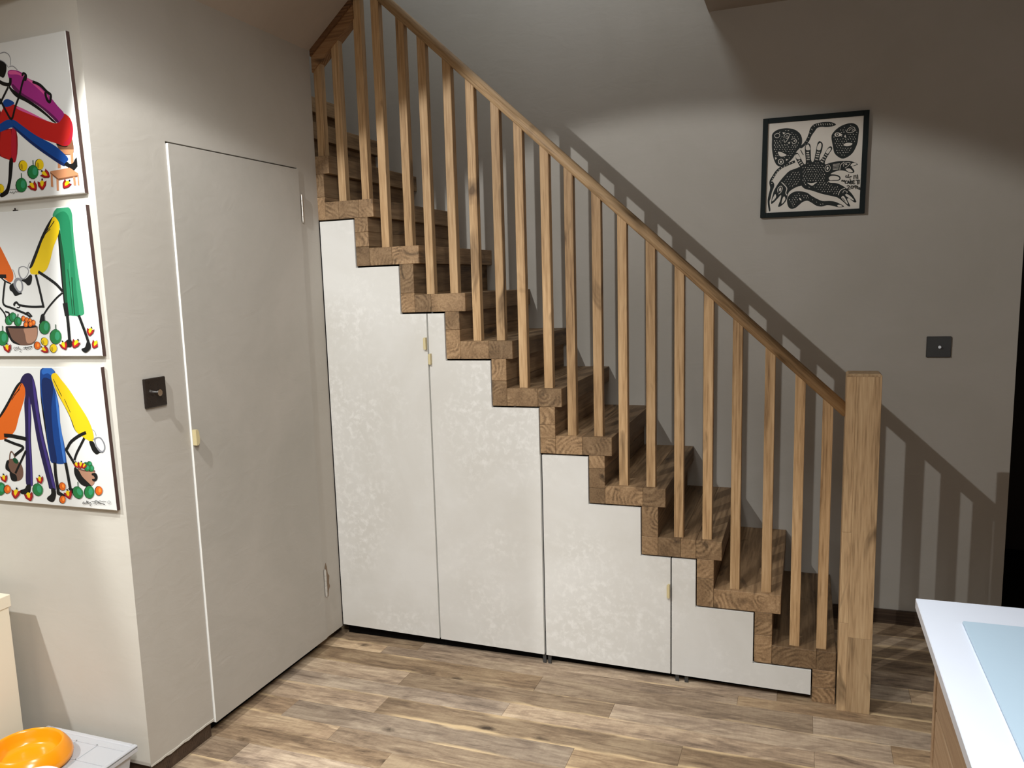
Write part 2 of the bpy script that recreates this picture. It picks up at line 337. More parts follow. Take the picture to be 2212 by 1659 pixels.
def cyl_bm(bm, c, axis, r, a, b, n=24, r2=None, mi=0):
    r2 = r if r2 is None else r2
    def P3(u, v, t): return {'Y': (c[0]+u, t, c[1]+v), 'X': (t, c[0]+u, c[1]+v), 'Z': (c[0]+u, c[1]+v, t)}[axis]
    A = [bm.verts.new(P3(r*math.cos(2*math.pi*i/n), r*math.sin(2*math.pi*i/n), a)) for i in range(n)]
    B = [bm.verts.new(P3(r2*math.cos(2*math.pi*i/n), r2*math.sin(2*math.pi*i/n), b)) for i in range(n)]
    fs = [bm.faces.new(A), bm.faces.new(list(reversed(B)))]
    for i in range(n): fs.append(bm.faces.new([A[i], A[(i+1) % n], B[(i+1) % n], B[i]]))
    for f in fs: f.material_index = mi
def lathe_bm(bm, c, prof, n=40, sx=1.0, sy=1.0, mi=0):
    rings = []
    for r, z in prof:
        rings.append([bm.verts.new((c[0]+sx*r*math.cos(2*math.pi*i/n), c[1]+sy*r*math.sin(2*math.pi*i/n), c[2]+z)) for i in range(n)])
    for a, b in zip(rings, rings[1:]):
        for i in range(n): bm.faces.new([a[i], a[(i+1) % n], b[(i+1) % n], b[i]]).material_index = mi
    bm.faces.new(rings[0]).material_index = mi; bm.faces.new(rings[-1]).material_index = mi

# ---------------------------------------------------------------- stair profile (metres)
R_, G_, XA, ZA, NOS, TH, RT = 0.19, 0.1983, -0.1942, 0.0947, 0.09, 0.0723, 0.062
DX = [.0125, .0088, -.0015, -.0088, -.0126, -.0088, -.0058, -.0004, .004, .0054, .0072, .0072, .0072, .0072, .0072]
DZ = [.0013, .0064, .0004, .0001, -.0007, -.0051, -.0075, -.0061, 0, .0069, .0044, .0044, .0044, .0044, .0044]
sx = lambda i: XA - i*G_ + DX[i]
sz = lambda i: ZA + i*R_ + DZ[i]

# ================================================================ SETTING
H = 2.655
# floor: dark sub floor carrying the boards
fl = box('floor', -5.0, 3.5, -5.5, 2.4, -0.08, FZ-0.0155, M['void'], kind='structure')
rows = [0.96, 0.835, 0.71, 0.585, 0.46, 0.335, 0.21, 0.09, -0.035, -0.108, -0.235, -0.35, -0.45, -0.577, -0.702, -0.80, -0.90, -1.02, -1.145, -1.265, -1.39, -1.515, -1.64, -1.765, -1.89, -2.02, -2.15]
joints = {7: [-1.757, -0.30], 8: [-0.435, -1.9], 9: [-1.172, -0.178], 10: [-1.695, -0.857, 0.059], 11: [-1.227, -0.175], 12: [-1.684, -0.583],
          13: [-2.005, -0.922, -0.2], 14: [-0.35, -1.75], 15: [-1.496, -0.55], 16: [-2.0, -1.0]}
rr = random.Random(11)
for k in range(len(rows)-1):
    y1, y0 = rows[k], rows[k+1]
    js = list(joints.get(k, []))
    if not js: js = [-1.9+rr.uniform(-0.4, 0.4), -0.6+rr.uniform(-0.4, 0.4)]
    if max(js) < 0.0: js.append(max(js)+rr.uniform(0.8, 1.3))
    js.append(-2.7 - rr.uniform(0, 0.4)) if min(js) > -2.3 else None
    xs = sorted([-3.4]+js+[1.9])
    for a, b in zip(xs, xs[1:]):
        g = 0.0003
        dz = rr.uniform(-0.0004, 0.0004)
        box('plank', a+g, b-g, y0+g, y1-g, FZ-0.015, FZ+dz, M['plank'], fl, bev=0.0004)
# large front area beyond the boards that the photograph never shows
box('plank', -3.4, 1.9, -4.4, -2.152, FZ-0.015, FZ, M['plank'], fl)

# ceiling: flat part, sloped part on the left, stairwell opening
bm = bmesh.new()
box_bm(bm, -1.95, 3.5, -5.5, 0.0, H, H+0.2)
box_bm(bm, -0.655, 3.5, 0.0, 2.4, H, H+0.2)
prism_bm(bm, [(X0-0.12, 2.49-0.103), (X0, 2.49), (-1.95, H), (-1.95, H+0.2), (X0-0.12, 2.66)], 'Y', -5.5, 0.0)
box_bm(bm, -5.0, X0-0.10, -5.5, -1.2, 2.388, 2.62)
link_mesh('ceiling', bm, M['ceil'], kind='structure')
# back wall with the doorway into a dark hall
bm = bmesh.new()
box_bm(bm, -3.4, 0.565, WD, WD+0.12, FZ-0.02, 4.9)
box_bm(bm, 1.45, 3.5, WD, WD+0.12, FZ-0.02, 4.9)
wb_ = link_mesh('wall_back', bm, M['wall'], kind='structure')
bm = bmesh.new()
box_bm(bm, 0.45, 1.6, 2.2, 2.3, FZ-0.02, H)
box_bm(bm, 0.40, 0.50, WD+0.121, 2.3, FZ-0.02, H)
box_bm(bm, 1.55, 1.65, WD+0.121, 2.3, FZ-0.02, H)
link_mesh('wall_hall', bm, M['hall'], kind='structure')
# wall with the flush door, x = X0
DY0, DY1, DZT = -0.904, -0.141, 2.010
WB = 0.035
bm = bmesh.new()
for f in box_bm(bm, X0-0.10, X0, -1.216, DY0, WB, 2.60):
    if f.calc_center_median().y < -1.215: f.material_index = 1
box_bm(bm, X0-0.10, X0, DY1, 0.0, 0.02, 2.60)
box_bm(bm, X0-0.10, X0, DY0, DY1, DZT, 2.60)
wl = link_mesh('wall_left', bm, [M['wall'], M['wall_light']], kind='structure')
# wall of the closet that carries the canvases, and its rear wall beside the stairs
bm = bmesh.new(); box_bm(bm, -5.0, X0-0.10, -1.216, -1.116, WB, 2.60)
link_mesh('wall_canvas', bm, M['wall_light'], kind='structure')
bm = bmesh.new(); box_bm(bm, -3.4, X0-0.1005, -0.10, 0.0, FZ, 2.70)
link_mesh('wall_stair', bm, M['wall'], kind='structure')
# closing walls behind and beside the camera
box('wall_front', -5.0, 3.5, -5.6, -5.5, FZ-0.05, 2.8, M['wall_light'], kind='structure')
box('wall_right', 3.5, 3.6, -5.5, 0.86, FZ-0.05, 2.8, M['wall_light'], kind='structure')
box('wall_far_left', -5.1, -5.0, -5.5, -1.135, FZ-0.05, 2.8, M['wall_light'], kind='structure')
# upstairs shell around the stairwell
bm = bmesh.new()
box_bm(bm, -3.5, -3.4, -0.1, WD+0.12, FZ-0.05, 4.9)
box_bm(bm, -3.4, -0.655, -0.12, -0.0, 2.86, 4.9)
box_bm(bm, -0.655, -0.55, -0.12, WD, 2.86, 4.9)
box_bm(bm, -3.5, -0.55, -0.12, WD+0.12, 4.9, 5.0)
link_mesh('wall_upstairs', bm, M['wall'], kind='structure')
# skirtings
box('baseboard_back', -0.09, 0.563, WD-0.016, WD-0.001, FZ, FZ+0.062, M['skirt'], kind='structure')
bm = bmesh.new(); box_bm(bm, X0-0.09, X0-0.014, -1.200, DY0-0.002, FZ, WB-0.001)
box_bm(bm, -4.9, X0-0.0905, -1.200, -1.15, FZ, WB-0.001)
link_mesh('baseboard_left', bm, M['skirt'], kind='structure')
# ragged pale plaster lip under the left walls
bm = bmesh.new()
rr = random.Random(3)
ys = [-1.216+i*(DY0-0.001+1.216)/14 for i in range(15)]
pts = [(y, WB+0.004+rr.uniform(-.002, .002)) for y in ys] + [(y, WB-0.004+rr.uniform(-.002, .003)) for y in reversed(ys)]
prism_bm(bm, pts, 'X', X0-0.004, X0+0.0022)
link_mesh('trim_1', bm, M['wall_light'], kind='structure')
# white ledge on the wall at the top of the stairs
bm = bmesh.new(); box_bm(bm, -2.76, -2.575, WD-0.05, WD-0.001, 2.452, 2.466, 0.002); box_bm(bm, -2.60, -2.57, WD-0.055, WD-0.001, 2.448, 2.478, 0.003); box_bm(bm, -2.572, -2.566, WD-0.02, WD-0.001, 2.36, 2.452)
link_mesh('trim_2', bm, M['edge'], kind='structure')

# door in the left wall
dr = empty('door_1', (X0, (DY0+DY1)/2, 0.0), kind='structure')
bm = bmesh.new(); fs = box_bm(bm, X0-0.04, X0+0.007, DY0+0.004, DY1-0.0035, 0.022, DZT-0.006, 0.0008)
for f in bm.faces:
    if f.normal.y < -0.9 or (f.calc_center_median().y < DY0+0.0042): f.material_index = 1
link_mesh('door_leaf', bm, [M['door'], M['edge']], dr, (X0, (DY0+DY1)/2, 1.0))
bm = bmesh.new(); box_bm(bm, X0-0.10, X0-0.05, DY0-0.001, DY1+0.001, FZ, DZT+0.001)
link_mesh('door_void', bm, M['void'], dr, (X0-0.07, -0.5, 1.0))  # near-black slab standing in for the shade in the door gaps
bm = bmesh.new()
prism_bm(bm, [(-0.8995, 1.021), (-0.890, 1.021), (-0.884, 1.028), (-0.882, 1.045), (-0.884, 1.066), (-0.890, 1.074), (-0.8995, 1.074)], 'X', X0+0.0072, X0+0.023)
link_mesh('door_handle', bm, M['tab'], dr, (X0+0.01, -0.888, 1.047))['label'] = 'small pale wooden tab handle'
def hinge(z0, z1, mat, parent, lab):
    bm = bmesh.new(); y = DY1+0.0115
    n = 5; h = (z1-z0)/n
    for i in range(n): cyl_bm(bm, (X0+0.006, y) , 'Z', 0.0062 if i % 2 else 0.0058, z0+i*h+0.0006, z0+(i+1)*h-0.0006, 14)
    cyl_bm(bm, (X0+0.006, y), 'Z', 0.0045, z0-0.004, z1+0.004, 12)
    o = link_mesh('hinge', bm, mat, parent, (X0, y, (z0+z1)/2), smooth=False); o['label'] = lab
hinge(1.800, 1.902, M['steel'], dr, 'bright steel upper hinge')
hinge(0.210, 0.322, M['door'], dr, 'painted over lower hinge')
# scuffed patch beside the lower hinge
bm = bmesh.new()
pts = [(-0.122, 0.335), (-0.112, 0.352), (-0.104, 0.330), (-0.100, 0.300), (-0.088, 0.285), (-0.094, 0.255), (-0.088, 0.238), (-0.100, 0.222), (-0.106, 0.196), (-0.114, 0.206), (-0.121, 0.23), (-0.121, 0.28)]
prism_bm(bm, pts, 'X', X0+0.0004, X0+0.0012)
link_mesh('scuff', bm, M['scuff'], wl, (X0, -0.105, 0.27))['label'] = 'patch of bare brown scuffed plaster'

# ================================================================ STAIRCASE
st = empty('staircase', (-1.1, 0.43, FZ), 'solid oak block staircase with thick end grain treads rising left along the back wall', 'staircase')
def block(name, x0, x1, z0, z1, bev=0.0012):
    bm = bmesh.new(); g = 0.0003
    box_bm(bm, x0+g, x1-g, 0.0 if x1 > X0 else 0.004, WD-0.001, z0+g, z1-g, bev)
    return link_mesh(name, bm, M['end'], st, ((x0+x1)/2, WD/2, (z0+z1)/2))
tcuts = {0: [.70], 1: [], 2: [.36, .60], 3: [.63], 4: [.48], 5: [.57], 6: [.55], 7: [.33], 8: [.46], 9: [.28, .70], 10: [.5], 11: [.4], 12: [.6]}
rcuts = {-1: [.45, .9], 0: [.55], 1: [.60], 2: [.38], 3: [.32, .73], 4: [.33, .62], 5: [.54], 6: [.62], 7: [.40], 8: [.40, .70], 9: [.5], 10: [.4], 11: [.5]}
for i in range(0, 13):
    a, b = sx(i+1)+RT, sx(i)+NOS
    if i == 0: b = -0.104
    xs = [a]+[a+(b-a)*c for c in tcuts[i]]+[b]
    for p, q in zip(xs, xs[1:]):
        block('tread_block', p, q, sz(i), sz(i)+TH)
for i in range(-1, 12):
    a = sx(i+1); b = a+RT if i >= 0 else -0.104
    z0 = sz(i) if i >= 0 else FZ; z1 = sz(i+1)
    zs = [z0]+[z0+(z1-z0)*c for c in rcuts[i]]+[z1]
    for p, q in zip(zs, zs[1:]): block('riser_block', a, b, p, q)
bm = bmesh.new()   # dark core that closes the top step against the wall of the landing
box_bm(bm, -3.39, sx(12)+0.02, 0.002, WD-0.002, sz(12)+0.01, sz(12)+TH-0.004)
link_mesh('landing_board', bm, M['end'], st, (-2.9, .43, sz(12)))

# ================================================================ BALUSTRADE
BY = 0.0375
rail_z = lambda x: 1.036 - 0.937*(x+0.092)
ba = empty('balustrade', (-1.1, BY, FZ), 'oak balustrade with round handrail, square spindles and bottom newel post', 'balustrade')
bal_x = [-.154, -.245, -.346, -.457, -.558, -.662, -.766, -.870, -.966, -1.070, -1.162, -1.264, -1.354, -1.454, -1.547, -1.651, -1.739, -1.845, -1.926, -2.034, -2.121]
step_of = [0, 0, 1, 1, 2, 2, 3, 3, 4, 4, 5, 5, 6, 6, 7, 7, 8, 8, 9, 9, 10]
rr = random.Random(5)
for n, (x, s) in enumerate(zip(bal_x, step_of)):
    hw = 0.0172; y0, y1 = BY-hw, BY+hw; zb = sz(s)+TH
    if n >= 19:
        f = lambda q: 2.425 + (q+2.165)*0.80
    else:
        f = lambda q: rail_z(q) - 0.022
    if n == 20: x = -2.1225
    bm = bmesh.new()
    prism_bm(bm, [(x-hw, zb), (x+hw, zb), (x+hw, f(x+hw)), (x-hw, f(x-hw))], 'Y', y0, y1)
    # split the length so wear can bend the edges a little
    ed = [e for e in bm.edges if abs(e.verts[0].co.z-e.verts[1].co.z) > 0.3]
    bmesh.ops.bevel(bm, geom=ed, offset=0.0015, segments=1, affect='EDGES')
    link_mesh('baluster', bm, M['balz'], ba, (x, BY, (zb+f(x))/2))
# handrail, a round bar in its own tilted frame
xa_, xb_ = -0.094, -2.142
pa, pb = Vector((xa_, BY, rail_z(xa_))), Vector((xb_, BY, rail_z(xb_)))
Lr = (pb-pa).length
bm = bmesh.new()
n = 28
prof = []
for i in range(n):
    t = 2*math.pi*i/n
    u, v = 0.0235*math.cos(t), 0.0235*math.sin(t)
    if v < -0.017: v = -0.017
    prof.append((u, v))
A = [bm.verts.new((u, v, 0)) for u, v in prof]; B = [bm.verts.new((u, v, Lr)) for u, v in prof]
bm.faces.new(A); bm.faces.new(B)
for i in range(n): bm.faces.new([A[i], A[(i+1) % n], B[(i+1) % n], B[i]])
bmesh.ops.recalc_face_normals(bm, faces=bm.faces)
me = bpy.data.meshes.new('handrail'); bm.to_mesh(me); bm.free(); me.materials.append(M['newel'])
for p in me.polygons: p.use_smooth = len(p.vertices) == 4
hr = bpy.data.objects.new('handrail', me); col.objects.link(hr); hr.parent = ba
zax = (pb-pa).normalized(); yax = Vector((0.937, 0, 1.0)).normalized()
yax = (yax - zax*yax.dot(zax)).normalized(); xax = yax.cross(zax)
mw = Matrix((xax, yax, zax)).transposed().to_4x4()
hr.rotation_mode = 'QUATERNION'; hr.rotation_quaternion = mw.to_quaternion(); hr.location = pa - Vector(ba.location)
# newel post of glued oak staves
nw = box('newel_core', -0.098, 0.006, -0.0385, 0.0665, FZ, 1.165, M['newel'], ba); nw.name = 'newel_post'
def stave(x0, x1, y0, y1, z0, z1, top=False):
    bm = bmesh.new(); g = 0.0002
    box_bm(bm, x0+g, x1-g, y0, y1, z0+g, z1-g, 0.0008)
    return link_mesh('stave', bm, M['newel'], nw, ((x0+x1)/2, (y0+y1)/2, (z0+z1)/2))
NX0, NX1, NY0, NY1 = -0.1, 0.008, -0.04, 0.068
stave(NX0, NX0+0.030, NY0, NY1, 0.63, 1.172)
stave(NX0+0.030, NX1, NY0, NY1, 0.248, 1.172)
stave(NX0, NX0+0.030, NY0, NY1, 0.30, 0.63)
stave(NX0, NX0+0.030, NY0, NY1, FZ, 0.30)
stave(NX0+0.030, NX1, NY0, NY1, FZ, 0.248)
bm = bmesh.new()
prism_bm(bm, [(NX0, NY0), (NX1, NY0), (NX1, NY1), (NX0, NY1)], 'Z', 1.172, 1.175)
A = [(NX0+0.0, NY0+0.0), (NX1, NY0), (NX1, NY1), (NX0, NY1)]
i_ = 0.006
lo = [bm.verts.new((x, y, 1.175)) for x, y in A]
hi = [bm.verts.new((x+(i_ if x < -0.05 else -i_), y+(i_ if y < 0 else -i_), 1.181)) for x, y in A]
bm.faces.new(hi)
for k in range(4): bm.faces.new([lo[k], lo[(k+1) % 4], hi[(k+1) % 4], hi[k]])
link_mesh('newel_cap', bm, M['newel'], nw, (-0.046, 0.014, 1.176))
# short raking rail that closes the opening against the sloped ceiling
bm = bmesh.new(); prism_bm(bm, [(X0+0.002, 2.408), (-1.938, 2.590), (-1.938, 2.640), (X0+0.002, 2.468)], 'Y', 0.012, 0.064)
link_mesh('raking_rail', bm, M['trim'], ba, (-2.05, 0.04, 2.53))['label'] = 'short raking rail under the sloped ceiling'
bm = bmesh.new(); prism_bm(bm, [(X0+0.002, 2.469), (-2.04, 2.5535), (-1.938, 2.641), (-1.938, 2.668), (-1.975, 2.662), (-2.03, 2.632), (-2.085, 2.580), (-2.125, 2.530), (X0+0.002, 2.492)], 'Y', 0.002, 0.066)
link_mesh('waney_edge', bm, M['bark'], ba, (-2.05, 0.04, 2.57))['label'] = 'dark waney wood edge above the raking rail'

# ================================================================ CUPBOARD DOORS UNDER THE STAIRS
bot = lambda x: -0.0045 + (x+0.18)*(-0.0325/1.94)
def top_profile(xl, xr):
    """upper outline from right to left, following the underside of the steps"""
    g, gz = 0.004, 0.0065
    pts = []
    for i in range(0, 11):
        r, l = sx(i)-g, sx(i+1)-g          # level i spans l..r
        z = sz(i)-gz
        a, b = min(r, xr), max(l, xl)
        if a > b: pts += [(a, z), (b, z)]
    return pts
doors = [(-2.138, -1.6655, 'tallest pale plaster cupboard door under the stairs, beside the left wall'),
         (-1.6585, -1.197, 'second tallest pale plaster cupboard door under the stairs, small tab at its upper left edge'),
         (-1.188, -0.690, 'pale plaster cupboard door under the stairs, third from the left wall, tab lower right'),
         (-0.6845, -0.186, 'lowest pale plaster cupboard door under the stairs, next to the newel post')]
droot = []
for k, (xl, xr, lab) in enumerate(doors):
    e = empty('cupboard_door', ((xl+xr)/2, 0.0, 0.0), lab, 'door', 'stepped cupboard doors under the stairs')
    pts = [(xl, bot(xl)), (xr, bot(xr))] + top_profile(xl, xr)
    bm = bmesh.new(); prism_bm(bm, pts, 'Y', -0.0005, 0.0195, 0, 1)
    link_mesh('door_panel', bm, [M['panel'], M['edge']], e, ((xl+xr)/2, 0.0, 0.5))
    droot.append(e)
def tab_handle(x0, x1, z0, z1, e):
    bm = bmesh.new(); c = 0.005
    if x1-x0 < 0.012: c = 0.0035
    prism_bm(bm, [(x0+c, z0), (x1, z0), (x1, z1), (x0+c, z1), (x0, z1-c), (x0, z0+c)], 'Y', -0.016, -0.0007)
    link_mesh('tab_handle', bm, M['tab'], e, (x0, 0, z0))['label'] = 'small pale wooden tab handle'
tab_handle(-1.677, -1.6665, 1.267, 1.316, droot[0])
tab_handle(-1.6578, -1.648, 1.206, 1.250, droot[1])
tab_handle(-0.701, -0.6905, 0.314, 0.367, droot[2])
for x, e in ((-1.20, droot[1]), (-1.178, droot[2]), (-0.665, droot[3]), (-0.63, droot[3])):
    bm = bmesh.new(); box_bm(bm, x-0.007, x+0.007, 0.012, 0.019, FZ, bot(x)+0.001, 0.001)
    link_mesh('foot', bm, M['slate'], e, (x, 0.01, FZ))
# near-black sheet standing in for the shade behind the cupboard door gaps
box('gap_shade_sheet', X0+0.002, -0.20, 0.050, 0.062, FZ, sz(0)-0.01, M['void'], kind='structure')
bm = bmesh.new(); 
for i in range(0, 10):
    box_bm(bm, sx(i+1)-0.001 if i < 9 else X0+0.002, sx(i)-0.002, 0.050, 0.062, sz(0)-0.01 if i == 0 else sz(i-1)-0.01, sz(i)-0.002)
bm.free()

# ================================================================ WALL PLATES AND FRAMED PRINT
sw = empty('dimmer_switch', (X0, -1.054, 1.22), 'black dimmer switch with chrome knob on the left wall beside the flush door', 'switch', 'wall switches')
bm = bmesh.new(); box_bm(bm, X0, X0+0.010, -1.101, -1.007, 1.175, 1.268, 0.0022)
link_mesh('switch_plate', bm, M['nickel'], sw, (X0, -1.054, 1.22))
bm = bmesh.new(); cyl_bm(bm, (-1.054, 1.2205), 'X', 0.0085, X0+0.010, X0+0.022, 24); cyl_bm(bm, (-1.054, 1.2205), 'X', 0.0105, X0+0.022, X0+0.026, 24)
link_mesh('knob', bm, M['chrome'], sw, (X0+0.02, -1.054, 1.22))
sw = empty('dimmer_switch', (0.283, WD, 1.198), 'dark grey square switch on the back wall, right of the newel post', 'switch', 'wall switches')
bm = bmesh.new(); box_bm(bm, 0.238, 0.329, WD-0.010, WD-0.0002, 1.154, 1.241, 0.002)
link_mesh('switch_plate', bm, M['slate'], sw, (0.283, WD, 1.198))
bm = bmesh.new(); lathe = cyl_bm(bm, (0.285, 1.198), 'Y', 0.0075, WD-0.010, WD-0.024, 20, 0.006)
link_mesh('knob', bm, M['chrome'], sw, (0.285, WD-0.015, 1.198))
fr = empty('framed_print', (-0.219, WD, 1.9715), 'black and white print of hand, masks and birds in a thin dark square frame', 'picture')
FX0, FX1, FZ0, FZ1, FW = -0.4255, -0.0125, 1.7630, 2.1785, 0.0205
bm = bmesh.new()
def tilt(bm_, ang=math.radians(-0.8)):
    bmesh.ops.rotate(bm_, verts=bm_.verts, cent=(-0.219, WD, 1.9715), matrix=Matrix.Rotation(-ang, 3, 'Y'))
for a in ((FX0, FX0+FW, FZ0, FZ1), (FX1-FW, FX1, FZ0, FZ1), (FX0+FW, FX1-FW, FZ0, FZ0+FW), (FX0+FW, FX1-FW, FZ1-FW, FZ1)):
    box_bm(bm, a[0], a[1], WD-0.026, WD-0.001, a[2], a[3], 0.0008)
tilt(bm)
link_mesh('frame', bm, M['frame'], fr, (-0.219, WD, 1.9715))
bm = bmesh.new(); box_bm(bm, FX0+FW-0.001, FX1-FW+0.001, WD-0.0158, WD-0.002, FZ0+FW-0.001, FZ1-FW+0.001); tilt(bm)
link_mesh('print_sheet', bm, ART_M['paper'], fr, (-0.219, WD, 1.9715))

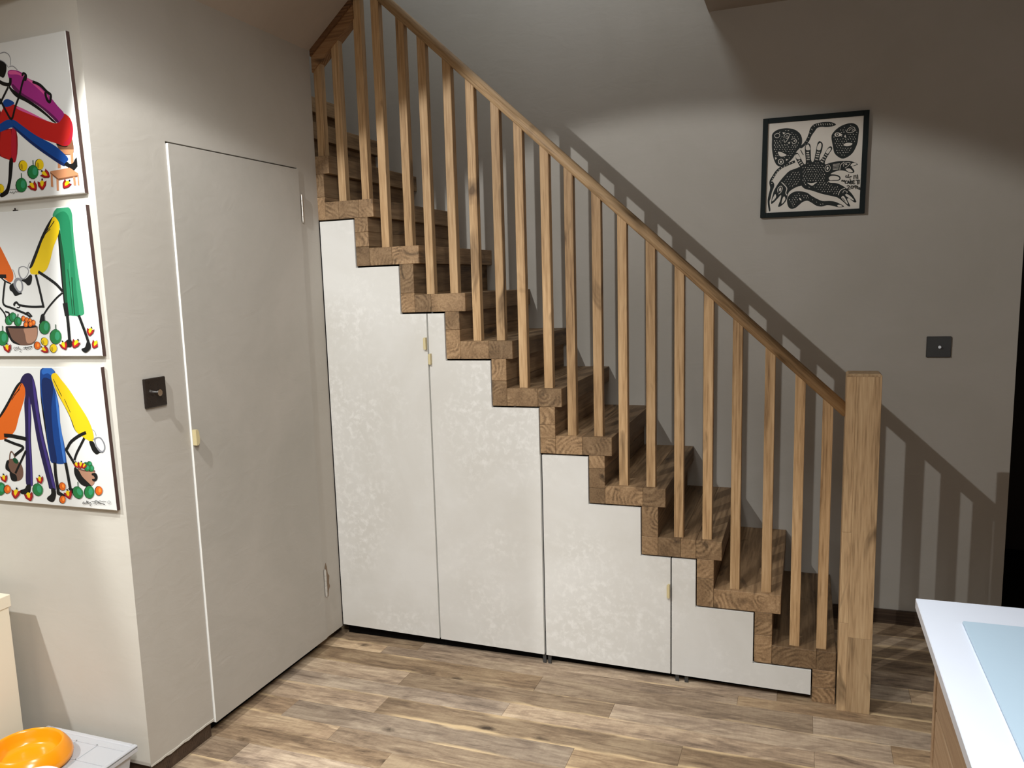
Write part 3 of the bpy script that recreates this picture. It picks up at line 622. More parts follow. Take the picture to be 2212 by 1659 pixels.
ART_COLORS = ['black', 'blue', 'brown', 'brown2', 'canvaswhite', 'crimson', 'darkblue', 'darkgreen', 'darkmagenta', 'darkred', 'green', 'green2', 'grey', 'ink', 'lightblue', 'lightblue2', 'lightgreen', 'lightorange', 'magenta', 'navy', 'olive', 'orange', 'paper', 'pink', 'purple', 'red', 'tan', 'tan2', 'yellow']
ART_ONE = (
  'P9:-320,80,90,350,180,-150,650,-290,520,-1090,130,-1050,-120,-950,-380,-850|P25:30,-260,260,-240,430,-270,310,-1040,90,-1000,-110,-880|P5:460,-260,610,-270,520,-1090,330,-1070|P2:2150,-770,2340,-760,2670,-740,2760,-710,2790,-980,2700,-1140,2290,-1100,2240,-990|F26:2220,-960,2780,-1010,2740,-1140,2230,-1090|F26:2640,-1130,2750,-1140,2720,-1530,2630,-1530|F26:2160,-1090,2260,-1100,2220,-1490,2110,-1480|P0:2160,-830,2150,-740,1680,-610,1080,-330,520,0,440,70,1060,-180,1790,-490,2250,-750,2570,-870,2480,-920|P25:50,140,120,290,330,470,590,480,800,390,1280,170,1760,-70,2080,-200,2290,-220,2500,-80,2570,0,2760,-140,2840,-380,2790,-650,2660,-850,2440,-890,2170,-790,1600,-600,1030,-360,600,-10,290,-70,10,-140|P5:2750,-200,2840,-380,2790,-650,2660,-820,2490,-880,2440,-800,2640,-690,2740,-460|P23:840,370,1280,170,1760,-70,1920,-150,1360,70,790,310|P0:530,1040,660,900,940,720,1250,530,1680,250,2020,-30,2230,-220,2090,-170,1860,20,1510,260,1120,490,790,650,570,880|P18:550,1340,650,1420,910,1380,11'
  '10,1290,1300,1130,1620,960,1880,740,2140,470,2350,230,2560,0,2420,-160,2290,-220,2100,-70,1720,240,1250,530,860,760,670,930,610,1120|P8:670,930,860,760,1250,530,1720,240,2100,-70,2250,-210,2320,-170,2000,120,1540,440,1030,740,720,1020|P23:600,1380,820,1380,1100,1250,1610,920,2020,540,1940,550,1490,930,1020,1230,640,1300|P1:230,520,310,620,480,620,690,500,540,430,320,420|P1:-260,-110,30,-30,310,50,610,20,890,-160,1400,-490,2000,-790,2300,-1000,2540,-1230,2470,-1330,2330,-1430,1940,-1210,1230,-750,650,-290,490,-180,260,-210,-10,-260,-280,-260|P6:650,-290,1230,-750,1940,-1210,2330,-1430,2380,-1370,1950,-1120,1250,-660,580,-160|P0:2370,-1400,2490,-1330,2580,-1390,2710,-1380,2800,-1280,2910,-1240,2940,-1420,2810,-1530,2660,-1620,2560,-1580,2510,-1490|P0:50,1770,310,1740,510,1620,530,1470,460,1320,360,1240,240,1290,-20,1350|S0w104:210,1140,380,1060,590,1030,640,1180|S0w72:510,950,330,760,120,540|S0w72:140,660,310,330,510,60,710,380,930,690,1080,980,1200,1150,1270,1200|S0w64:1120,1210,1170,12'
  '70,1270,1200,1230,1080,1150,1120|S0w80:1510,990,1770,870,2000,660,2130,560,2110,440,2060,370,1970,460,1930,640|S12w20:340,1920,520,1930,680,1840,730,1690,690,1540|S12w20:650,1510,800,1510,950,1390|S12w20:310,1740,470,1660,620,1490|P0:250,-1080,390,-1090,280,-1540,170,-1820,60,-2030,-80,-2100,-250,-2140,-300,-2050,-50,-1930,70,-1750,140,-1530|F26:1810,-1540,2570,-1500,2900,-1700,2900,-1750,2190,-1810,2030,-1770,1810,-1570|F2:1810,-1560,2090,-1770,2900,-1730,2890,-1770,2090,-1820,1800,-1600|F26:1820,-1600,1890,-1660,1870,-1990,1780,-1970|F26:2020,-1770,2100,-1810,2070,-2100,1990,-2100|F26:2830,-1740,2910,-1750,2890,-2030,2820,-2010|F26:2660,-1760,2740,-1770,2750,-2010,2660,-2000|F0:940,-1290,930,-1360,880,-1420,810,-1450,730,-1450,660,-1420,610,-1370,590,-1300,600,-1230,650,-1170,720,-1140,800,-1140,870,-1170,920,-1230|F28:950,-1300,930,-1360,890,-1410,830,-1440,750,-1440,690,-1420,640,-1370,620,-1300,630,-1240,680,-1180,740,-1150,810,-1150,880,-1180,930,-1230|F20:760,-1320,750,-1380,720'
  ',-1410,680,-1390,660,-1320,670,-1260,710,-1230,750,-1260|F0:1590,-1310,1580,-1380,1530,-1430,1460,-1470,1390,-1470,1310,-1440,1260,-1380,1240,-1320,1260,-1250,1300,-1190,1370,-1160,1450,-1160,1520,-1190,1570,-1240|F28:1590,-1310,1580,-1380,1540,-1430,1480,-1460,1400,-1460,1340,-1430,1290,-1380,1270,-1320,1290,-1250,1330,-1200,1390,-1170,1460,-1170,1530,-1200,1570,-1250|F20:1410,-1340,1400,-1400,1370,-1430,1330,-1400,1310,-1340,1320,-1280,1360,-1250,1400,-1280|F0:-100,-1890,-120,-1950,-170,-1990,-240,-2020,-310,-2010,-360,-1980,-400,-1930,-400,-1870,-380,-1810,-330,-1770,-260,-1750,-200,-1750,-140,-1780,-100,-1830|F28:-90,-1890,-120,-1950,-160,-1990,-220,-2010,-280,-2000,-340,-1970,-370,-1930,-370,-1870,-350,-1820,-300,-1780,-240,-1760,-180,-1760,-130,-1790,-100,-1840|F20:-250,-1910,-270,-1960,-310,-1980,-340,-1950,-340,-1900,-320,-1850,-280,-1830,-250,-1850|F0:1360,-1530,1320,-1610,1250,-1670,1160,-1710,1060,-1700,970,-1650,920,-1580,910,-1490,950,-1400,1020,-1340,1120,-1310,1210,-1320'
  ',1300,-1360,1350,-1440|F10:1360,-1530,1330,-1610,1260,-1670,1170,-1700,1080,-1690,1000,-1650,950,-1580,940,-1490,980,-1410,1050,-1350,1130,-1320,1230,-1330,1310,-1370,1350,-1440|F16:1300,-1500,1280,-1570,1220,-1610,1170,-1600,1130,-1560,1120,-1490,1150,-1420,1200,-1380,1260,-1390,1300,-1430|S7w32:1180,-1320,1190,-1180|F0:850,-1860,810,-1950,740,-2020,640,-2050,530,-2040,450,-2000,390,-1920,380,-1830,420,-1740,500,-1670,600,-1640,700,-1640,790,-1690,840,-1770|F10:850,-1860,820,-1950,750,-2010,650,-2040,550,-2040,470,-1990,420,-1920,410,-1830,450,-1740,520,-1680,610,-1650,710,-1650,790,-1700,840,-1770|F16:790,-1840,760,-1910,710,-1940,650,-1940,600,-1890,600,-1820,630,-1750,680,-1710,740,-1720,780,-1760|S7w32:660,-1650,670,-1510|F9:1400,-1630,1510,-1600,1610,-1610,1610,-1520,1640,-1450,1760,-1560,1790,-1690,1740,-1720,1560,-1710|F25:1480,-1630,1580,-1640,1680,-1640,1640,-1500,1720,-1560,1750,-1680,1600,-1680|F28:1480,-1590,1500,-1530,1590,-1510,1660,-1590,1690,-1650,1600,-1650|F0:1450,-1'
  '500,1490,-1480,1540,-1510,1500,-1540|F9:850,-1890,970,-1880,1070,-1900,1110,-1820,1160,-1750,1240,-1880,1220,-2020,1160,-2050,980,-2000|F25:920,-1900,1030,-1930,1130,-1950,1140,-1800,1200,-1880,1190,-2010,1030,-1980|F28:950,-1860,990,-1800,1090,-1810,1130,-1900,1130,-1970,1040,-1950|F0:940,-1770,990,-1750,1040,-1790,980,-1810|F9:1280,-1780,1380,-1830,1440,-1880,1540,-1820,1640,-1790,1600,-1930,1480,-2040,1400,-2040,1290,-1920|F25:1330,-1820,1390,-1890,1450,-1950,1580,-1830,1570,-1920,1460,-2010,1350,-1930|F28:1380,-1800,1460,-1770,1540,-1810,1500,-1900,1440,-1960,1390,-1900|F0:1450,-1720,1500,-1720,1510,-1780,1440,-1770|F9:2360,-1790,2390,-1870,2390,-1940,2510,-1940,2600,-1960,2460,-2050,2280,-2070,2240,-2040,2250,-1910|F25:2360,-1850,2340,-1920,2340,-1990,2530,-1960,2450,-2020,2290,-2040,2290,-1930|F28:2410,-1850,2500,-1870,2520,-1930,2410,-1980,2330,-2000,2330,-1930|F0:2530,-1830,2560,-1850,2520,-1890,2480,-1860|S12w16:130,-1930,410,-1950|S0w12:120,-2030,160,-2010,210,-2040,260,-2010'
  ',280,-2070,360,-2000,380,-2030,450,-2020,490,-2040'
)
ART_TWO = (
  'P21:-970,1720,-690,1340,-550,1180,-380,870,-190,500,-130,350,-160,170,-300,80,-490,180,-760,370,-1120,820|S0w117:-1030,290,-690,280,-460,270|S0w47:-730,310,-540,150,-280,40|P0:1720,1930,1520,1770,1280,1510,1080,1250,820,880,620,590,560,470,730,560,1100,1070,1480,1520,1770,1830|P7:1860,1470,1930,1560,2040,970,1960,-200,1970,-940,1810,-940,1770,-790,1800,-490,1840,390|S0w55:1870,1470,1850,980,1830,390,1820,-200,1820,-640|S0w195:1850,-640,1880,-940|P16:1720,1950,1830,2110,2020,2200,2210,2210,2400,2130,2470,1990,2470,1760,2450,1240,2460,780,2480,310,2520,-220,2560,-840,2520,-950,2360,-990,2010,-970,1950,-850,1960,-200,2000,680,1950,1470,1940,1670,1850,1820|P11:1820,1940,1990,2030,2190,2050,2330,1910,2370,1650,2370,1240,2370,780,2360,320,2350,-210,2350,-950,2170,-970,1990,-970,1950,-850,1960,-200,2000,680,1970,1440,1960,1670,1880,1820|S7w35:2220,140,2190,-350,2180,-950|S7w27:2090,380,2110,-200,2100,-920|S16w31:2180,560,2140,-60,2150,-500|P28:1740,1920,1890,1830,1950,1670,1910,1500,1820,1330'
  ',1620,1050,1450,700,1290,450,1150,350,980,290,820,280,610,310,590,440,730,560,990,930,1200,1250,1500,1610|S0w27:1760,1800,1580,1640,1380,1500,1190,1310|S0w23:1570,1580,1370,1460,1260,1330|S0w94:930,350,1280,150,1580,-40,1790,-240|S0w59:1780,-300,1520,-450,1160,-720,920,-950|S0w86:800,260,880,-140,970,-700|S0w70:970,-680,510,-680,10,-620,-120,-530,-230,-580,-220,-620|S0w39:10,-630,-40,-690,-130,-690|P0:190,130,390,180,570,290,640,230,600,80,530,-10,420,-30,330,50|S12w23:160,190,100,340,140,490,300,540,460,490,520,390,440,270,310,180,180,160|S12w16:490,450,550,590,620,640|P12:120,490,170,520,130,400,170,250,260,170,180,160,110,280|P0:-270,20,-90,40,130,-250,70,-290,-150,-330,-240,-220,-340,-150,-340,-40|P12:-160,50,-70,180,80,210,190,130,230,-30,180,-180,50,-250,-80,-150,-150,-40|P4:-60,10,20,120,130,110,170,10,150,-150,60,-190,-20,-110|S12w16:-130,470,-70,350,-50,210|S0w70:-510,100,-630,-270,-670,-580,-300,-710,220,-890,380,-990|S0w55:210,-880,330,-860,450,-970|S0w55:-920,-610,-700,-830'
  ',-640,-980|S0w55:-630,-800,-490,-850,-530,-960,-640,-1000|P3:-700,-1330,-640,-1250,-80,-1250,570,-1240,630,-1400,580,-1590,430,-1770,210,-1840,-170,-1840,-460,-1760,-640,-1540|P0:-700,-1310,-620,-1280,-560,-1450,-450,-1670,-170,-1830,-460,-1770,-620,-1580,-700,-1420|P27:80,-1320,540,-1300,610,-1430,530,-1650,340,-1770,130,-1770,90,-1520|S0w47:-660,-1270,-300,-1300,250,-1300,580,-1280|S0w23:-640,-1260,-80,-1270,570,-1260|F0:-370,-1080,-400,-1150,-450,-1200,-520,-1220,-600,-1220,-660,-1190,-690,-1140,-700,-1080,-670,-1010,-620,-960,-550,-930,-480,-940,-420,-970,-380,-1020|F10:-370,-1080,-390,-1140,-440,-1190,-510,-1220,-570,-1210,-630,-1190,-660,-1140,-670,-1080,-640,-1020,-600,-970,-530,-940,-460,-940,-410,-970,-380,-1020|F16:-410,-1070,-430,-1120,-470,-1150,-510,-1150,-540,-1110,-550,-1070,-530,-1020,-490,-990,-450,-990,-420,-1020|F0:-190,-980,-210,-1040,-270,-1090,-340,-1120,-410,-1120,-470,-1090,-500,-1040,-510,-970,-480,-910,-430,-860,-360,-830,-290,-830,-230,-860,-190,-910|F10:-180'
  ',-980,-210,-1040,-260,-1080,-320,-1110,-390,-1110,-440,-1080,-480,-1030,-480,-970,-460,-910,-410,-860,-340,-840,-280,-840,-220,-870,-190,-920|F16:-230,-960,-250,-1010,-280,-1040,-330,-1040,-350,-1010,-360,-960,-340,-910,-300,-880,-260,-880,-230,-910|F0:0,-1120,-20,-1180,-80,-1230,-150,-1260,-220,-1260,-280,-1230,-310,-1180,-320,-1110,-290,-1050,-240,-1000,-170,-970,-100,-970,-40,-1000,0,-1060|F10:10,-1120,-20,-1180,-70,-1230,-130,-1250,-200,-1250,-250,-1220,-280,-1170,-290,-1110,-270,-1050,-220,-1010,-150,-980,-90,-980,-30,-1010,0,-1060|F16:-40,-1100,-60,-1150,-90,-1180,-140,-1180,-160,-1150,-170,-1100,-150,-1050,-110,-1020,-70,-1030,-40,-1060|S7w35:-150,-990,-110,-890|F0:180,-1030,170,-1070,140,-1100,90,-1120,50,-1110,20,-1100,-10,-1070,-10,-1030,10,-990,40,-960,80,-940,120,-940,160,-960,180,-990|F21:190,-1030,170,-1060,150,-1090,110,-1110,70,-1110,40,-1090,20,-1060,20,-1030,30,-990,60,-970,100,-950,130,-950,160,-970,180,-1000|F17:150,-1020,140,-1050,120,-1060,90,-1050,90,-1020,100,-9'
  '90,130,-980,150,-990|F0:320,-1080,310,-1120,280,-1150,230,-1160,190,-1160,160,-1150,130,-1110,130,-1080,150,-1040,180,-1010,220,-990,260,-990,300,-1010,320,-1040|F21:330,-1080,310,-1110,290,-1140,250,-1160,210,-1150,180,-1140,160,-1110,160,-1080,170,-1040,200,-1010,240,-1000,270,-1000,300,-1020,320,-1040|F17:290,-1070,280,-1100,260,-1110,230,-1100,230,-1070,240,-1040,270,-1030,290,-1040|F0:440,-1110,430,-1150,400,-1180,350,-1200,310,-1200,280,-1180,260,-1150,250,-1110,270,-1070,300,-1040,340,-1020,380,-1020,420,-1040,440,-1070|F21:450,-1110,430,-1150,410,-1170,370,-1190,330,-1190,300,-1170,280,-1140,280,-1110,290,-1070,320,-1050,360,-1030,390,-1030,420,-1050,440,-1080|F17:410,-1100,400,-1130,380,-1140,350,-1130,350,-1100,360,-1070,390,-1060,410,-1070|F0:580,-1160,560,-1200,530,-1230,490,-1240,450,-1240,420,-1230,390,-1190,390,-1160,410,-1120,440,-1090,480,-1070,520,-1070,550,-1090,580,-1120|F21:580,-1160,570,-1190,540,-1220,510,-1240,470,-1240,440,-1220,420,-1190,420,-1160,430,-1120,46'
  '0,-1100,500,-1080,530,-1080,560,-1100,580,-1120|F17:550,-1150,540,-1180,510,-1190,490,-1180,490,-1150,500,-1120,530,-1110,550,-1120|F0:260,-1220,240,-1250,210,-1280,170,-1300,130,-1300,90,-1280,70,-1250,70,-1210,80,-1170,110,-1140,160,-1130,200,-1130,230,-1150,260,-1180|F21:260,-1220,250,-1250,220,-1280,190,-1290,150,-1290,120,-1280,100,-1250,100,-1210,110,-1180,140,-1150,170,-1140,210,-1140,240,-1150,260,-1180|F17:230,-1210,220,-1240,190,-1250,170,-1230,170,-1210,180,-1180,200,-1170,230,-1180|F0:450,-1200,430,-1240,400,-1270,360,-1290,320,-1290,280,-1270,260,-1240,260,-1200,270,-1160,300,-1130,350,-1110,390,-1120,420,-1130,440,-1160|F21:450,-1200,440,-1240,410,-1260,380,-1280,340,-1280,310,-1260,290,-1240,290,-1200,300,-1170,330,-1140,360,-1120,400,-1120,430,-1140,450,-1170|F17:420,-1190,410,-1220,380,-1230,360,-1220,360,-1190,370,-1170,390,-1150,420,-1170|F0:1160,-1310,1120,-1410,1050,-1480,950,-1520,850,-1520,760,-1480,710,-1400,700,-1310,730,-1210,810,-1140,910,-1100,1010,-1100,110'
  '0,-1140,1150,-1220|F10:1160,-1310,1130,-1400,1060,-1470,970,-1510,870,-1510,790,-1470,740,-1400,730,-1310,760,-1220,830,-1150,930,-1110,1020,-1110,1110,-1150,1160,-1220|F16:1100,-1290,1070,-1360,1020,-1410,960,-1410,920,-1360,910,-1290,940,-1220,990,-1170,1050,-1170,1100,-1220|P0:780,-1070,860,-920,970,-920,970,-1120,880,-1120,800,-1190,750,-1160|F0:1580,-1600,1540,-1700,1460,-1770,1360,-1820,1250,-1820,1160,-1770,1110,-1690,1100,-1590,1130,-1490,1210,-1420,1320,-1370,1420,-1370,1510,-1420,1570,-1500|F10:1580,-1600,1550,-1690,1470,-1770,1370,-1810,1270,-1810,1190,-1760,1130,-1690,1120,-1590,1160,-1500,1240,-1420,1330,-1380,1440,-1380,1520,-1430,1570,-1500|F16:1520,-1580,1490,-1650,1430,-1700,1370,-1700,1320,-1650,1320,-1570,1350,-1500,1400,-1450,1470,-1450,1510,-1500|S7w31:1380,-1380,1390,-1230|F0:-630,-1620,-670,-1720,-760,-1800,-870,-1850,-980,-1850,-1080,-1800,-1140,-1720,-1150,-1620,-1110,-1520,-1020,-1440,-910,-1390,-800,-1390,-700,-1440,-640,-1520|F10:-630,-1620,-670,-1720,-750,-'
  '1800,-850,-1840,-960,-1840,-1050,-1800,-1110,-1720,-1120,-1620,-1080,-1520,-1000,-1440,-890,-1400,-780,-1400,-690,-1450,-640,-1520|F16:-700,-1600,-730,-1680,-790,-1730,-860,-1730,-910,-1680,-910,-1600,-880,-1520,-820,-1470,-750,-1470,-700,-1520|S7w31:-840,-1400,-820,-1240|F0:680,-1860,660,-1910,620,-1960,560,-1980,500,-1980,450,-1960,420,-1910,410,-1860,430,-1800,480,-1760,540,-1730,600,-1740,650,-1760,680,-1800|F21:690,-1860,670,-1910,630,-1950,570,-1970,520,-1970,470,-1950,450,-1910,440,-1860,460,-1810,500,-1770,550,-1740,610,-1740,650,-1770,680,-1810|F17:640,-1850,620,-1890,580,-1900,550,-1890,550,-1850,570,-1800,600,-1790,630,-1810|F0:1000,-1710,1000,-1770,970,-1820,920,-1860,860,-1870,800,-1850,750,-1820,720,-1760,730,-1710,750,-1650,810,-1620,870,-1610,930,-1620,980,-1660|F28:1010,-1710,1000,-1770,980,-1820,930,-1850,880,-1860,820,-1840,780,-1810,750,-1760,750,-1710,780,-1660,830,-1630,880,-1620,940,-1630,980,-1660|F20:860,-1750,860,-1810,840,-1830,800,-1820,780,-1770,780,-1720,8'
  '10,-1690,840,-1710|F0:1340,-1940,1320,-2000,1270,-2050,1210,-2080,1150,-2080,1090,-2050,1060,-2000,1050,-1940,1080,-1880,1120,-1840,1190,-1810,1250,-1810,1300,-1840,1340,-1890|F28:1350,-1940,1330,-2000,1280,-2040,1230,-2070,1170,-2070,1120,-2040,1090,-2000,1080,-1940,1100,-1890,1150,-1840,1200,-1820,1260,-1820,1310,-1840,1340,-1890|F20:1200,-1970,1180,-2020,1140,-2050,1120,-2020,1110,-1970,1130,-1910,1170,-1890,1190,-1920|S0w109:1900,-970,1900,-1330,1890,-1690|S0w101:2360,-990,2530,-1460,2630,-1790|P0:2570,-1760,2690,-1790,2690,-1940,2570,-2040,2450,-2080,2340,-2020,2340,-1960,2470,-1920|P0:1810,-1690,1950,-1690,1990,-1810,1920,-1900,1760,-1900,1650,-1810|F9:2630,-1340,2700,-1390,2730,-1450,2830,-1410,2920,-1390,2840,-1510,2710,-1590,2660,-1580,2600,-1470|F25:2660,-1380,2690,-1450,2720,-1510,2860,-1420,2820,-1490,2710,-1560,2640,-1480|F28:2700,-1370,2780,-1350,2830,-1400,2770,-1470,2710,-1520,2680,-1460|F0:2780,-1310,2830,-1320,2810,-1370,2770,-1350|F9:2820,-1690,2870,-1760,2880,-1820,'
  '2990,-1800,3080,-1800,2970,-1910,2810,-1960,2760,-1940,2750,-1820|F25:2830,-1740,2840,-1810,2850,-1880,3020,-1810,2950,-1890,2820,-1940,2780,-1830|F28:2880,-1730,2970,-1730,3000,-1790,2910,-1850,2840,-1890,2830,-1830|F0:2980,-1690,3020,-1710,2990,-1750,2950,-1730|F9:1450,-1820,1560,-1830,1640,-1860,1700,-1780,1760,-1730,1790,-1860,1730,-1980,1670,-2000,1530,-1940|F25:1510,-1840,1600,-1880,1670,-1910,1730,-1770,1760,-1850,1710,-1960,1580,-1920|F28:1540,-1810,1600,-1760,1690,-1770,1690,-1860,1670,-1930,1600,-1890|F0:1570,-1720,1620,-1710,1650,-1750,1590,-1770|F9:2050,-1660,2110,-1730,2120,-1800,2240,-1780,2330,-1780,2210,-1890,2040,-1950,1990,-1930,1970,-1790|F25:2070,-1710,2070,-1790,2090,-1860,2260,-1790,2200,-1870,2050,-1920,2010,-1810|F28:2120,-1710,2210,-1700,2240,-1770,2150,-1830,2070,-1870,2060,-1800|F0:2230,-1660,2270,-1680,2240,-1730,2190,-1700|F9:-890,-1860,-780,-1880,-710,-1920,-630,-1850,-550,-1800,-550,-1940,-650,-2060,-720,-2070,-850,-1990|F25:-840,-1890,-760,-1940,-690,-19'
  '80,-600,-1850,-590,-1930,-670,-2040,-790,-1980|F28:-800,-1860,-720,-1810,-640,-1840,-660,-1930,-700,-2000,-760,-1950|F0:-750,-1770,-690,-1760,-680,-1810,-740,-1820|F9:660,-2020,760,-1990,840,-1980,840,-1900,870,-1840,970,-1930,1000,-2040,950,-2080,800,-2080|F25:720,-2010,820,-2010,900,-2010,860,-1890,940,-1940,970,-2040,830,-2050|F28:730,-1980,750,-1920,830,-1900,880,-1960,910,-2020,830,-2020|F0:700,-1900,730,-1870,780,-1900,740,-1930|S0w12:-450,-1950,-400,-1900,-350,-1920,-410,-2000,-320,-1980,-290,-1890,-270,-1980,-220,-1880,-210,-1970,-170,-1950,-130,-1980,-170,-2050,-200,-2030|S0w16:-20,-1920,350,-1880|S0w12:-60,-1960,60,-1950,80,-1890,100,-1990,170,-1920,210,-1970,270,-1950,350,-1890'
)
